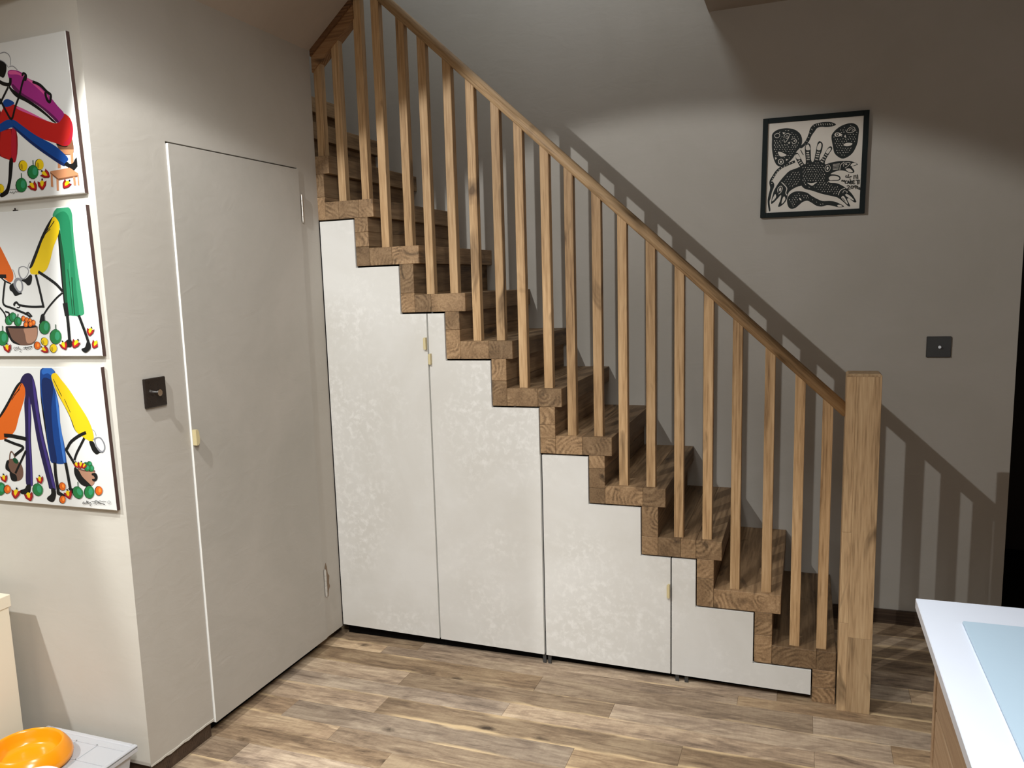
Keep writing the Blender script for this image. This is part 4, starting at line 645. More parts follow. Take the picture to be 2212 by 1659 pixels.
ART_THREE = (
  'P0:-1890,170,-1390,670,-980,1110,-580,1570,-330,1750,-230,1780,-340,1600,-830,1050,-1330,490,-1740,50|P21:-2080,40,-1600,420,-1410,550,-1110,830,-810,1170,-510,1510,-300,1680,-190,1600,-180,1450,-220,1270,-340,1030,-570,630,-750,260,-900,80,-1170,-90,-1520,-170,-1950,-180|S0w23:-310,1660,-480,1450,-670,1300|S0w23:-420,1480,-620,1330,-810,1140|P19:-350,1730,-250,1880,-120,1970,50,2000,180,1930,250,1760,290,1490,310,1070,340,480,410,-120,520,-720,660,-1600,590,-1650,390,-1660,350,-1490,220,-860,90,-100,40,590,0,1040,-50,590,-160,-20,-210,-630,-300,-1530,-390,-1580,-600,-1560,-520,-950,-440,-340,-340,460,-280,1060,-200,1300,-180,1510,-250,1660|P24:-80,1190,-20,1070,-90,590,-200,40,-220,-330,-260,-940,-320,-1530,-390,-1560,-310,-790,-280,-180|P24:180,1840,250,1610,270,1190,300,480,370,-120,640,-1600,550,-1620,280,-190,200,470,160,1130|P0:520,1990,620,2140,750,2190,590,1940,510,1340,520,600,530,-150,560,-750,540,-600,470,300,440,1200|P1:520,1930,580,2100,750,2190,940,2190,1110,2100,1150,200'
  '0,980,1910,1020,1650,1100,1410,1160,1000,1140,320,1210,-180,1230,-750,1180,-800,980,-840,750,-820,560,-750,530,-90,520,600,470,1340|P14:610,2080,780,2170,980,2170,1120,2060,990,1940,840,2000,640,1960|P6:570,1790,960,1790,1000,1500,840,910,790,10,830,-770,600,-750,550,0,520,900|P15:1080,1380,1140,1060,1140,500,1180,-120,1190,-720,1110,-750,1070,-220,1050,470,1050,1060|P0:990,1820,1140,1410,1390,980,1570,630,1680,310,1850,140,2320,-100,2250,-50,1940,230,1710,520,1470,1010,1160,1560|P28:980,1920,1170,2010,1360,1820,1620,1540,1880,1190,2070,930,2260,650,2390,360,2440,130,2420,-20,2320,-80,2100,0,1850,140,1720,280,1640,510,1520,780,1270,1210,1060,1620|S0w23:1050,1820,1200,1530,1320,1300|S0w20:1420,1210,1480,1070,1600,810|P0:2240,-80,2410,-80,2520,-280,2760,-400,2610,-420,2490,-470,2390,-420,2310,-320|P12:2440,-20,2520,60,2710,70,2840,-90,2860,-260,2780,-380,2650,-400,2520,-280|P4:2510,-10,2670,30,2780,-90,2810,-240,2750,-340,2660,-330,2530,-190|S12w16:2420,300,2510,230,2540,100|S12w20:2380,'
  '0,2480,10|S0w101:2130,190,1840,80,1510,-110,1330,-310,1280,-390,1410,-590,1600,-880|S0w86:2050,10,1880,-210,1690,-460,1570,-670|S0w125:-1290,-10,-960,-20,-390,-90|S0w94:-1310,-150,-910,-260,-540,-370,-840,-580,-970,-660|S0w78:-450,-490,-660,-770,-970,-1190|P3:-1400,-960,-1290,-820,-1070,-760,-840,-840,-690,-960,-660,-1180,-730,-1370,-930,-1480,-1140,-1470,-1270,-1330,-1270,-1190,-1420,-1120|P0:-1400,-960,-1310,-820,-1210,-850,-1280,-990,-1180,-1200,-990,-1290,-980,-1480,-1190,-1490,-1260,-1360,-1270,-1210,-1420,-1120|S3w47:-1210,-860,-1150,-610,-1060,-530,-970,-660,-960,-790|P7:-1050,-760,-940,-730,-830,-810,-870,-910,-1010,-880|S0w78:-450,-490,-660,-770,-1000,-1220|P0:-560,-1590,-390,-1580,-450,-1810,-580,-1890,-850,-1900,-880,-1780,-680,-1720|P0:470,-1650,610,-1640,650,-1810,550,-2030,410,-2090,250,-2020,270,-1940,440,-1820|S0w125:740,-830,720,-1200,750,-1680|S0w117:1190,-810,1230,-1170,1270,-1590|P0:710,-1650,850,-1740,1040,-1820,1030,-1860,840,-1860,690,-1810|P0:1190,-1590,1460,-16'
  '10,1400,-1760,1290,-1710|P27:1550,-970,1700,-980,2200,-1000,2350,-1020,2310,-1290,2240,-1410,2090,-1480,1830,-1470,1650,-1360,1540,-1150|P0:1540,-910,1700,-1000,1830,-1200,2140,-1450,2050,-1500,1790,-1470,1620,-1330,1510,-1120|P0:2220,-1070,2380,-1050,2440,-1170,2370,-1290,2250,-1320,2200,-1250,2320,-1220,2270,-1140,2220,-1130|S3w47:1670,-950,1970,-1000,2350,-990|F0:2110,-830,2090,-870,2060,-910,2010,-940,1960,-940,1920,-920,1890,-880,1890,-840,1900,-790,1940,-750,1990,-730,2040,-720,2080,-740,2110,-780|F10:2110,-830,2100,-870,2070,-910,2020,-930,1980,-930,1940,-910,1920,-880,1910,-840,1930,-790,1960,-750,2000,-730,2050,-730,2090,-750,2110,-780|F16:2080,-820,2070,-850,2050,-880,2020,-880,2000,-860,1990,-820,2010,-790,2030,-760,2060,-760,2080,-780|F0:2270,-790,2250,-840,2210,-880,2170,-900,2120,-900,2070,-880,2050,-850,2040,-800,2060,-750,2100,-710,2140,-690,2190,-690,2240,-710,2260,-740|F10:2270,-790,2250,-830,2220,-870,2180,-890,2140,-890,2100,-880,2070,-840,2070,-800,2090,-750,2120,-'
  '720,2160,-700,2210,-690,2240,-710,2270,-750|F16:2240,-780,2230,-820,2200,-840,2170,-840,2160,-820,2150,-780,2160,-750,2190,-730,2220,-720,2240,-750|F0:2330,-900,2310,-950,2270,-990,2230,-1020,2180,-1020,2130,-1000,2110,-960,2100,-920,2120,-870,2160,-830,2210,-800,2250,-800,2300,-820,2320,-860|F10:2330,-900,2320,-950,2280,-990,2240,-1010,2200,-1010,2160,-990,2140,-960,2130,-910,2150,-870,2180,-830,2220,-810,2270,-810,2300,-830,2330,-860|F16:2300,-900,2290,-930,2260,-960,2240,-960,2220,-940,2210,-900,2230,-860,2250,-840,2280,-840,2300,-860|F0:2160,-900,2140,-950,2100,-990,2060,-1010,2010,-1010,1960,-990,1940,-960,1930,-910,1950,-860,1990,-820,2030,-800,2080,-790,2130,-810,2150,-850|F10:2160,-900,2150,-940,2110,-980,2070,-1000,2030,-1000,1990,-990,1960,-950,1960,-910,1980,-860,2010,-830,2050,-800,2100,-800,2130,-820,2160,-850|F16:2130,-890,2120,-930,2090,-950,2070,-950,2050,-930,2040,-890,2050,-860,2080,-830,2110,-830,2130,-850|F9:1500,-800,1580,-800,1640,-820,1690,-760,1740,-720,1760,-82'
  '0,1710,-920,1670,-930,1560,-890|F25:1540,-820,1610,-850,1670,-870,1710,-750,1730,-820,1700,-910,1590,-880|F28:1570,-790,1610,-750,1680,-750,1680,-820,1670,-880,1610,-850|F0:1590,-720,1630,-710,1650,-740,1600,-750|F9:1700,-730,1770,-770,1800,-820,1880,-770,1960,-750,1910,-860,1800,-940,1750,-940,1690,-850|F25:1730,-770,1760,-820,1800,-870,1910,-770,1880,-840,1790,-920,1720,-850|F28:1770,-750,1840,-730,1880,-760,1840,-830,1790,-880,1760,-830|F0:1830,-690,1870,-690,1870,-730,1820,-730|F9:1890,-750,1930,-800,1940,-840,2010,-820,2080,-820,2000,-900,1890,-940,1850,-930,1840,-840|F25:1900,-790,1900,-840,1910,-880,2030,-830,1990,-880,1890,-930,1870,-850|F28:1940,-780,1990,-770,2010,-810,1960,-860,1900,-890,1900,-850|F0:2010,-740,2030,-760,2010,-790,1980,-770|F0:-1520,-1770,-1560,-1870,-1640,-1950,-1740,-2000,-1850,-2010,-1940,-1970,-2000,-1890,-2010,-1800,-1960,-1700,-1880,-1610,-1780,-1570,-1670,-1560,-1580,-1600,-1530,-1670|F10:-1520,-1770,-1550,-1860,-1630,-1940,-1730,-1990,-1830,-2000,-192'
  '0,-1960,-1970,-1890,-1970,-1800,-1940,-1700,-1860,-1620,-1760,-1570,-1660,-1570,-1570,-1600,-1520,-1680|F16:-1580,-1750,-1610,-1830,-1670,-1880,-1730,-1880,-1780,-1840,-1780,-1760,-1750,-1690,-1690,-1640,-1630,-1630,-1590,-1680|F0:110,-1660,110,-1750,60,-1840,-20,-1900,-120,-1930,-220,-1910,-290,-1860,-340,-1770,-330,-1680,-280,-1590,-200,-1530,-100,-1510,0,-1520,70,-1580|F10:120,-1660,110,-1750,70,-1830,-10,-1890,-100,-1920,-190,-1900,-270,-1850,-310,-1770,-300,-1680,-260,-1600,-180,-1540,-90,-1510,10,-1530,80,-1580|F16:60,-1670,50,-1740,20,-1800,-40,-1810,-100,-1780,-130,-1720,-130,-1640,-90,-1590,-30,-1570,30,-1600|S7w31:-70,-1510,-60,-1370|F0:1770,-1630,1790,-1710,1770,-1800,1700,-1870,1610,-1910,1510,-1900,1430,-1860,1370,-1790,1350,-1700,1370,-1620,1440,-1550,1530,-1510,1630,-1510,1720,-1560|F10:1780,-1630,1800,-1710,1770,-1800,1710,-1860,1630,-1900,1530,-1890,1450,-1850,1390,-1790,1380,-1700,1400,-1620,1460,-1550,1550,-1520,1640,-1520,1720,-1560|F16:1730,-1650,1740,-1720,1720,-1'
  '770,1660,-1790,1600,-1770,1560,-1720,1540,-1650,1570,-1590,1620,-1570,1680,-1590|S7w31:1610,-1510,1620,-1370|F0:2250,-1650,2220,-1740,2150,-1820,2060,-1870,1970,-1870,1890,-1840,1840,-1770,1830,-1680,1860,-1590,1930,-1510,2020,-1460,2110,-1460,2190,-1490,2240,-1560|F10:2250,-1650,2220,-1740,2160,-1810,2070,-1860,1990,-1860,1910,-1830,1860,-1760,1860,-1680,1890,-1590,1950,-1520,2040,-1470,2130,-1470,2200,-1500,2250,-1570|F16:2200,-1640,2170,-1710,2120,-1750,2070,-1760,2030,-1720,2020,-1650,2050,-1580,2100,-1530,2150,-1530,2190,-1570|F0:-1290,-1770,-1310,-1840,-1370,-1890,-1440,-1920,-1510,-1930,-1570,-1900,-1600,-1850,-1610,-1790,-1580,-1720,-1530,-1670,-1460,-1640,-1390,-1630,-1330,-1660,-1290,-1710|F21:-1280,-1770,-1310,-1830,-1360,-1880,-1420,-1910,-1480,-1920,-1540,-1890,-1570,-1850,-1580,-1790,-1550,-1730,-1500,-1680,-1440,-1650,-1380,-1640,-1320,-1670,-1290,-1710|F17:-1340,-1760,-1360,-1810,-1410,-1830,-1440,-1820,-1450,-1770,-1430,-1720,-1380,-1690,-1350,-1710|F0:1100,-1520,1090,'
  '-1580,1050,-1640,1000,-1670,940,-1680,880,-1670,830,-1630,810,-1570,820,-1510,860,-1460,910,-1420,980,-1410,1030,-1430,1080,-1470|F21:1100,-1520,1090,-1580,1060,-1630,1010,-1660,950,-1670,900,-1660,860,-1620,840,-1570,850,-1510,880,-1460,930,-1430,990,-1420,1040,-1430,1080,-1470|F17:1050,-1520,1040,-1570,1010,-1590,970,-1580,950,-1540,960,-1490,1000,-1470,1030,-1480|F0:1040,-1960,1020,-2020,970,-2070,920,-2100,860,-2100,800,-2080,770,-2040,770,-1980,790,-1920,830,-1870,890,-1840,950,-1840,1000,-1860,1030,-1910|F21:1040,-1960,1020,-2020,980,-2060,930,-2090,880,-2090,830,-2070,800,-2030,800,-1980,820,-1920,860,-1880,910,-1850,960,-1850,1010,-1870,1040,-1910|F17:1000,-1950,980,-2000,940,-2020,910,-2000,900,-1960,920,-1910,960,-1890,990,-1910|F0:2590,-1590,2560,-1650,2510,-1710,2450,-1740,2380,-1750,2320,-1720,2290,-1670,2280,-1610,2300,-1540,2350,-1480,2420,-1450,2490,-1450,2540,-1470,2580,-1520|F21:2590,-1590,2570,-1650,2520,-1700,2460,-1730,2400,-1740,2350,-1710,2310,-1670,2310,-1600,23'
  '30,-1540,2370,-1490,2440,-1460,2500,-1450,2550,-1480,2590,-1530|F17:2540,-1580,2520,-1630,2470,-1650,2440,-1630,2430,-1580,2450,-1530,2490,-1510,2530,-1530|F9:-1700,-1360,-1600,-1380,-1530,-1410,-1450,-1340,-1380,-1290,-1380,-1420,-1460,-1540,-1530,-1550,-1650,-1490|F25:-1650,-1390,-1570,-1430,-1500,-1470,-1420,-1330,-1410,-1410,-1480,-1520,-1600,-1480|F28:-1610,-1360,-1540,-1310,-1460,-1330,-1480,-1410,-1510,-1480,-1570,-1450|F0:-1570,-1270,-1510,-1260,-1500,-1310,-1560,-1320|F9:-1240,-1760,-1140,-1820,-1090,-1890,-960,-1820,-840,-1780,-930,-1940,-1100,-2070,-1180,-2070,-1270,-1930|F25:-1200,-1810,-1150,-1900,-1100,-1960,-920,-1820,-960,-1930,-1110,-2040,-1210,-1940|F28:-1140,-1790,-1030,-1750,-960,-1800,-1030,-1900,-1110,-1980,-1160,-1910|F0:-1040,-1690,-970,-1700,-990,-1760,-1060,-1760|F9:-730,-1900,-600,-1910,-510,-1940,-430,-1850,-350,-1790,-330,-1940,-420,-2090,-500,-2110,-660,-2040|F25:-660,-1920,-570,-1970,-480,-2010,-400,-1840,-380,-1940,-450,-2070,-600,-2020|F28:-620,-1880,-5'
  '40,-1820,-450,-1840,-450,-1940,-490,-2020,-570,-1990|F0:-570,-1780,-510,-1760,-490,-1820,-560,-1830|F9:-120,-1320,-20,-1340,40,-1370,120,-1300,190,-1250,190,-1380,100,-1500,40,-1510,-80,-1440|F25:-70,-1350,0,-1390,60,-1430,150,-1300,150,-1380,80,-1480,-30,-1430|F28:-30,-1320,30,-1270,110,-1290,90,-1380,60,-1440,0,-1410|F0:10,-1230,60,-1220,70,-1270,20,-1280|F9:990,-1740,1100,-1750,1180,-1780,1250,-1690,1330,-1630,1340,-1780,1260,-1920,1190,-1940,1050,-1870|F25:1050,-1760,1130,-1810,1210,-1840,1290,-1680,1310,-1770,1240,-1900,1100,-1850|F28:1080,-1720,1150,-1670,1240,-1680,1230,-1780,1200,-1850,1130,-1820|F0:1120,-1630,1180,-1610,1200,-1660,1140,-1680|S0w16:1810,-2010,1780,-1990,1740,-2040,1800,-2050,1850,-2010,1880,-2040,1920,-1940,1930,-2030,1970,-1950,1980,-2030,2050,-1990,2080,-2020,2050,-2090,2020,-2060|S0w16:2110,-1950,2300,-1950,2630,-2010|S0w12:2160,-2030,2240,-2010,2250,-1950,2290,-2030,2370,-1990,2440,-2010,2520,-1990,2620,-2020|S0w12:2250,-1920,2310,-1910,2380,-1930,2460,-191'
  '0,2530,-1930,2590,-1910,2700,-1920|S12w12:2870,-1930,2860,-1950,2820,-1970,2790,-1970,2760,-1960,2760,-1930,2770,-1910,2800,-1890,2840,-1890,2860,-1900,2870,-1930'
)
ART_PRINT = (
  'P13:-1660,1445,-1500,1585,-1260,1635,-1020,1625,-770,1545,-590,1405,-490,1235,-460,1015,-520,805,-670,635,-780,425,-930,255,-1110,115,-1290,65,-1440,125,-1550,305,-1630,595,-1670,915,-1670,1225|P13:700,1215,840,1385,1040,1515,1270,1585,1470,1585,1640,1485,1720,1305,1710,1065,1690,825,1630,615,1510,385,1340,245,1140,185,960,275,810,445,750,695,710,885,680,1065|P13:-550,815,-400,955,-290,1125,-210,1335,-150,1545,-10,1685,230,1735,490,1735,690,1695,840,1595,720,1535,490,1525,260,1555,110,1515,30,1405,-90,1235,-200,995,-340,855,-490,745|S13w30:-510,685,-450,555,-400,475|S13w102:-750,225,-990,135,-1230,45,-1440,-115,-1580,-325,-1690,-535,-1670,-725|P13:-1720,-505,-1580,-575,-1540,-735,-1630,-985,-1680,-1235,-1720,-1395,-1680,-1745,-1740,-1765,-1800,-1385,-1770,-1105,-1710,-825|P13:-470,-65,-710,-75,-950,-155,-1130,-325,-1310,-535,-1450,-745,-1570,-985,-1660,-1445,-1560,-1435,-1410,-1285,-1260,-1135,-1280,-1325,-1370,-1595,-1290,-1615,-1130,-1495,-1020,-1315,-960,-1065,-840,-945,-630,-835,-4'
  '00,-725|P13:-1010,-1445,-990,-1255,-870,-1105,-690,-1025,-450,-1035,-210,-1115,-30,-1255,190,-1395,400,-1495,690,-1515,930,-1575,1250,-1775,1020,-1795,810,-1725,580,-1685,370,-1725,160,-1675,-20,-1545,-200,-1445,-380,-1485,-530,-1605,-670,-1715,-830,-1745,-950,-1655|P13:-720,515,-710,575,-630,575,-510,375,-420,175,-320,75,-300,235,-350,735,-300,885,-210,935,-130,835,-110,525,-90,245,-30,145,30,235,70,475,120,785,160,935,240,975,350,855,330,605,250,365,240,185,350,295,490,565,590,705,690,715,720,605,610,435,470,165,470,15,650,55,940,95,1230,85,1490,45,1720,-85,1610,-145,1490,-165,1590,-325,1580,-415,1440,-425,1240,-325,1040,-285,830,-325,690,-405,840,-435,1010,-495,1080,-605,1020,-695,810,-695,610,-685,670,-755,910,-795,1140,-905,1350,-1075,1530,-1275,1660,-1495,1710,-1625,1620,-1625,1420,-1455,1360,-1505,1480,-1765,1400,-1775,1220,-1595,980,-1395,680,-1295,330,-1185,-30,-1035,-330,-925,-490,-695,-470,-315,-500,-65,-630,195,-700,355|P22:-710,485,-630,525,-540,405,-510,325,-610,305,-690,'
  '375|P22:-290,665,-310,825,-220,885,-160,775,-150,655|P22:130,645,160,825,250,905,300,825,280,675,240,605|P22:480,505,560,635,650,665,670,595,590,465,540,435|P22:620,-555,720,-485,900,-505,1030,-585,990,-665,810,-665,670,-655|P22:-1420,685,-1270,655,-1150,585,-1070,515,-1200,475,-1340,505|P22:1150,735,1240,805,1380,805,1490,765,1430,695,1270,675|P22:-220,-695,-40,-725,170,-695,80,-765,-20,-835,-130,-775|P22:790,1195,880,1275,990,1235,1100,1145,970,1105,850,1105|F13:960,1185,960,1155,940,1135,930,1125,900,1115,880,1125,860,1145,850,1165,840,1195,850,1215,860,1235,880,1255,900,1255,920,1245,940,1225,960,1205|F22:920,1185,920,1175,920,1155,910,1155,900,1145,900,1155,890,1165,880,1175,880,1185,880,1205,890,1215,890,1225,900,1225,910,1215,920,1215,920,1195|S22w21:1250,1255,1310,1375,1450,1435,1560,1375,1540,1255,1400,1215,1270,1245|S22w18:1340,1295,1420,1365,1510,1325,1450,1265|F22:1160,1065,1210,1155,1250,1015|S22w21:-1360,1395,-1360,1355,-1370,1325,-1400,1295,-1430,1275,-1470,1275,-1510,12'
  '85,-1540,1305,-1560,1335,-1570,1365,-1560,1405,-1530,1435,-1490,1445,-1450,1455,-1410,1445,-1380,1425,-1360,1355|S22w21:-1190,1245,-1160,1365,-1010,1415,-980,1315,-1040,1165,-1150,1055,-1190,1185|S22w18:-1030,1245,-1040,1225,-1050,1205,-1070,1205,-1090,1205,-1100,1215,-1110,1235,-1110,1255,-1110,1285,-1100,1305,-1080,1315,-1070,1325,-1050,1315,-1040,1305,-1030,1285,-1020,1265,-1030,1255|S22w21:-890,1155,-770,1175,-680,1075,-730,985,-820,975,-870,1055|F22:-730,1075,-730,1065,-740,1055,-750,1055,-760,1055,-780,1055,-790,1065,-800,1075,-800,1085,-800,1095,-790,1105,-780,1105,-770,1105,-750,1105,-740,1095,-730,1085|S22w27:-1190,255,-1190,215,-1220,185,-1250,165,-1290,165,-1330,175,-1360,195,-1390,235,-1390,275,-1390,315,-1370,345,-1330,365,-1290,375,-1250,365,-1220,335,-1200,305,-1190,255|F22:-1250,255,-1250,235,-1260,225,-1270,215,-1290,215,-1310,215,-1320,225,-1330,245,-1330,265,-1330,285,-1320,295,-1310,305,-1290,315,-1280,305,-1260,295,-1250,275|F22:-1540,475,-1450,435,-1510,365|F22:-1'
  '100,365,-990,335,-1080,285|F22:-1250,1485,-1120,1445,-1220,1395|F22:-1030,1025,-930,1065,-970,965|P22:1490,-45,1600,-25,1680,-85,1550,-135,1450,-135|P22:1270,-255,1410,-235,1540,-365,1440,-395,1330,-335|S22w21:1180,-135,1200,-15,1350,15,1430,-25,1350,-125,1240,-205|F22:1320,-55,1310,-75,1300,-75,1290,-85,1280,-85,1260,-85,1250,-75,1240,-65,1230,-55,1240,-45,1250,-35,1260,-25,1270,-25,1290,-25,1300,-35,1310,-45|S22w24:1040,-255,1050,-125,1090,-35,1190,45|S22w18:770,-15,1030,-15|S22w18:770,-65,1020,-65|S22w18:770,-125,1000,-115|S22w18:770,-175,990,-175|S22w18:770,-235,980,-225|S22w21:510,-55,610,-35,670,-155,610,-275,510,-275,460,-155,510,-55|F22:600,-165,590,-195,580,-205,570,-225,550,-225,540,-215,530,-195,520,-175,530,-145,530,-125,540,-105,560,-95,570,-95,580,-95,590,-115,600,-135|P22:-1630,-1355,-1550,-1155,-1490,-1075,-1460,-1205,-1570,-1345|P22:-1230,-1495,-1200,-1305,-1130,-1195,-1080,-1315,-1150,-1445|S22w24:-1390,-1005,-1390,-845,-1270,-755,-1210,-855,-1270,-1015,-1360,-1085|F2'
  '2:-1260,-905,-1270,-935,-1280,-965,-1300,-975,-1310,-975,-1320,-965,-1330,-945,-1340,-925,-1340,-885,-1330,-855,-1320,-835,-1300,-825,-1290,-815,-1270,-825,-1260,-845,-1260,-875|S22w36:-1240,-605,-1120,-735,-1030,-875,-1070,-1055,-1020,-1155|P22:1280,-1285,1380,-1295,1530,-1425,1620,-1555,1480,-1485,1310,-1355|P22:1130,-1415,1210,-1345,1350,-1575,1380,-1695,1250,-1565|S13w24:1170,-1415,1280,-1565|S22w21:1180,-1215,1230,-1125,1350,-1185,1320,-1245|S22w27:1010,-1295,1060,-1145,1150,-1065,1260,-1035|P22:990,-1705,1110,-1705,1180,-1775,1020,-1775|P22:-530,-1305,-470,-1325,-430,-1415,-500,-1385|F22:-280,575,-260,575,-250,535,-280,535|F22:-250,575,-220,575,-210,525,-240,525|F22:-210,575,-180,575,-180,525,-210,525|F22:-280,485,-250,485,-240,435,-270,435|F22:-240,475,-210,485,-200,435,-230,435|F22:-200,475,-170,475,-160,435,-190,425|F22:-270,385,-240,395,-240,345,-260,345|F22:-230,385,-200,385,-190,335,-220,335|F22:-190,385,-160,385,-150,335,-180,335|F22:-260,295,-230,295,-230,245,-260,245|F22'
  ':-220,295,-190,295,-190,245,-220,245|F22:-180,285,-150,285,-150,245,-170,245|F22:130,565,150,565,160,515,130,515|F22:170,555,190,555,200,505,170,505|F22:210,545,230,545,240,495,210,495|F22:110,475,130,475,140,425,110,425|F22:150,465,180,465,180,415,150,415|F22:190,455,220,455,220,405,190,405|F22:90,385,110,385,120,335,90,335|F22:130,375,150,375,160,325,130,325|F22:170,365,200,365,200,315,170,315|F22:70,275,100,275,110,225,80,225|F22:120,265,140,265,150,215,120,215|F22:160,255,180,255,190,205,160,205|F22:450,435,470,435,480,395,450,395|F22:480,415,500,415,510,375,480,375|F22:510,395,540,395,540,355,510,355|F22:390,355,420,355,420,305,390,305|F22:420,335,450,335,460,285,430,285|F22:460,305,480,305,490,265,460,265|F22:340,265,360,265,370,215,340,215|F22:370,245,400,245,410,195,380,195|F22:410,215,430,225,440,175,410,175|F22:290,175,320,175,320,125,290,125|F22:320,155,350,155,360,105,330,105|F22:360,135,390,135,390,85,360,85|F22:-610,245,-590,245,-580,205,-610,195|F22:-580,265,-560,265,-55'
  '0,215,-580,215|F22:-550,275,-530,275,-520,225,-550,225|F22:-560,165,-530,165,-520,115,-550,115|F22:-530,175,-500,175,-490,135,-520,135|F22:-500,195,-470,195,-460,145,-490,145|F22:-500,85,-470,85,-460,35,-490,35|F22:-470,95,-440,95,-430,45,-460,45|F22:-430,115,-410,115,-400,65,-430,65|F22:-1150,1525,-1130,1555,-1100,1545,-1120,1525|F22:-1050,1515,-1030,1545,-980,1535,-1010,1515|F22:-1380,1465,-1380,1505,-1340,1515,-1350,1485|F22:-900,1435,-870,1435,-850,1415,-870,1405|F22:-960,1375,-920,1375,-890,1335,-920,1345|F22:-830,1355,-800,1355,-790,1335,-810,1325|F22:-730,1345,-710,1335,-700,1305,-720,1315|F22:-1290,1275,-1280,1305,-1240,1315,-1250,1295|F22:-880,1265,-840,1265,-820,1225,-850,1235|F22:-790,1275,-760,1255,-750,1215,-770,1235|F22:-670,1255,-640,1245,-640,1215,-660,1225|F22:-1330,1195,-1340,1215,-1310,1235,-1310,1215|F22:-630,1165,-600,1155,-600,1125,-620,1135|F22:-1570,1125,-1580,1155,-1560,1185,-1550,1155|F22:-1470,1125,-1490,1155,-1470,1185,-1460,1155|F22:-1360,1095,-1370,1125,-1'
  '350,1155,-1340,1125|F22:-1250,1105,-1270,1135,-1250,1165,-1240,1145|F22:-1520,1025,-1540,1065,-1520,1105,-1510,1075|F22:-1420,1015,-1440,1045,-1440,1095,-1420,1065|F22:-1300,1025,-1320,1045,-1310,1075,-1300,1055|F22:-620,1025,-600,995,-610,945,-620,975|F22:-1550,935,-1580,965,-1580,1015,-1550,985|F22:-1460,945,-1480,965,-1470,995,-1460,975|F22:-1340,925,-1380,935,-1390,985,-1360,965|F22:-1230,925,-1270,935,-1280,985,-1250,965|F22:-1120,925,-1160,935,-1170,975,-1140,965|F22:-1020,935,-1050,925,-1090,945,-1060,955|F22:-830,925,-830,895,-860,885,-860,915|F22:-730,925,-730,885,-760,865,-760,895|F22:-660,925,-640,895,-660,855,-670,885|F22:-1490,865,-1520,875,-1530,915,-1510,905|F22:-1410,865,-1440,875,-1440,915,-1420,895|F22:-1300,835,-1330,855,-1340,905,-1310,875|F22:-1190,845,-1220,845,-1240,885,-1210,875|F22:-1080,835,-1110,825,-1130,845,-1100,855|F22:-970,855,-990,835,-1030,855,-1000,865|F22:-870,845,-880,815,-910,815,-900,835|F22:-780,855,-780,815,-820,805,-810,835|F22:-700,855,-690,81'
  '5,-720,785,-720,825|F22:-1530,775,-1570,785,-1580,835,-1550,815|F22:-1450,775,-1480,775,-1490,805,-1470,805|F22:-1330,765,-1360,765,-1370,795,-1340,795|F22:-1230,755,-1250,755,-1260,795,-1240,785|F22:-1120,765,-1150,755,-1180,785,-1150,785|F22:-1030,765,-1050,745,-1070,765,-1050,775|F22:-910,745,-940,725,-970,745,-950,755|F22:-810,755,-830,725,-870,725,-850,745|F22:-730,755,-730,725,-750,715,-750,735|F22:-1490,695,-1520,695,-1540,735,-1510,725|F22:-1180,685,-1210,675,-1230,705,-1210,705|F22:-1070,675,-1100,675,-1130,705,-1100,705|F22:-960,665,-980,645,-1020,665,-990,675|F22:-860,675,-880,655,-910,665,-890,675|F22:-780,665,-780,635,-810,625,-800,645|F22:-1440,605,-1470,605,-1470,645,-1450,625|F22:-920,595,-930,575,-960,575,-940,595|F22:-820,595,-840,565,-870,565,-860,585|F22:-1480,515,-1510,515,-1520,555,-1490,545|F22:-1390,505,-1420,515,-1450,545,-1420,545|F22:-960,495,-1000,485,-1040,505,-1010,515|F22:-880,505,-890,475,-920,485,-910,505|F22:-1130,425,-1150,415,-1180,425,-1160,435|F22:'
  '-930,395,-950,375,-980,395,-960,405|F22:1380,1505,1400,1515,1430,1485,1400,1485|F22:1150,1435,1160,1455,1180,1445,1170,1425|F22:1010,1335,1010,1365,1040,1365,1030,1345|F22:1090,1335,1110,1355,1150,1345,1130,1335|F22:1200,1325,1210,1345,1230,1335,1220,1315|F22:1560,1315,1600,1305,1620,1265,1590,1275|F22:1030,1245,1050,1265,1080,1255,1070,1235|F22:1120,1255,1150,1275,1190,1255,1160,1245|F22:1620,1215,1650,1215,1660,1175,1640,1185|F22:1290,1155,1310,1165,1340,1145,1320,1145|F22:1370,1155,1400,1155,1430,1125,1400,1125|F22:1490,1155,1530,1145,1540,1105,1510,1115|F22:1600,1125,1630,1115,1620,1075,1610,1095|F22:780,1065,760,1095,780,1125,790,1095|F22:1060,1065,1060,1095,1080,1105,1080,1085|F22:1340,1055,1370,1055,1380,1025,1360,1025|F22:1440,1065,1470,1055,1490,1015,1460,1035|F22:1540,1035,1570,1035,1570,1005,1550,1005|F22:840,965,820,995,830,1025,840,1005|F22:920,965,900,995,930,1025,930,995|F22:1030,955,1010,975,1020,995,1030,985|F22:1120,965,1110,995,1140,1015,1140,985|F22:1210,955,1220,97'
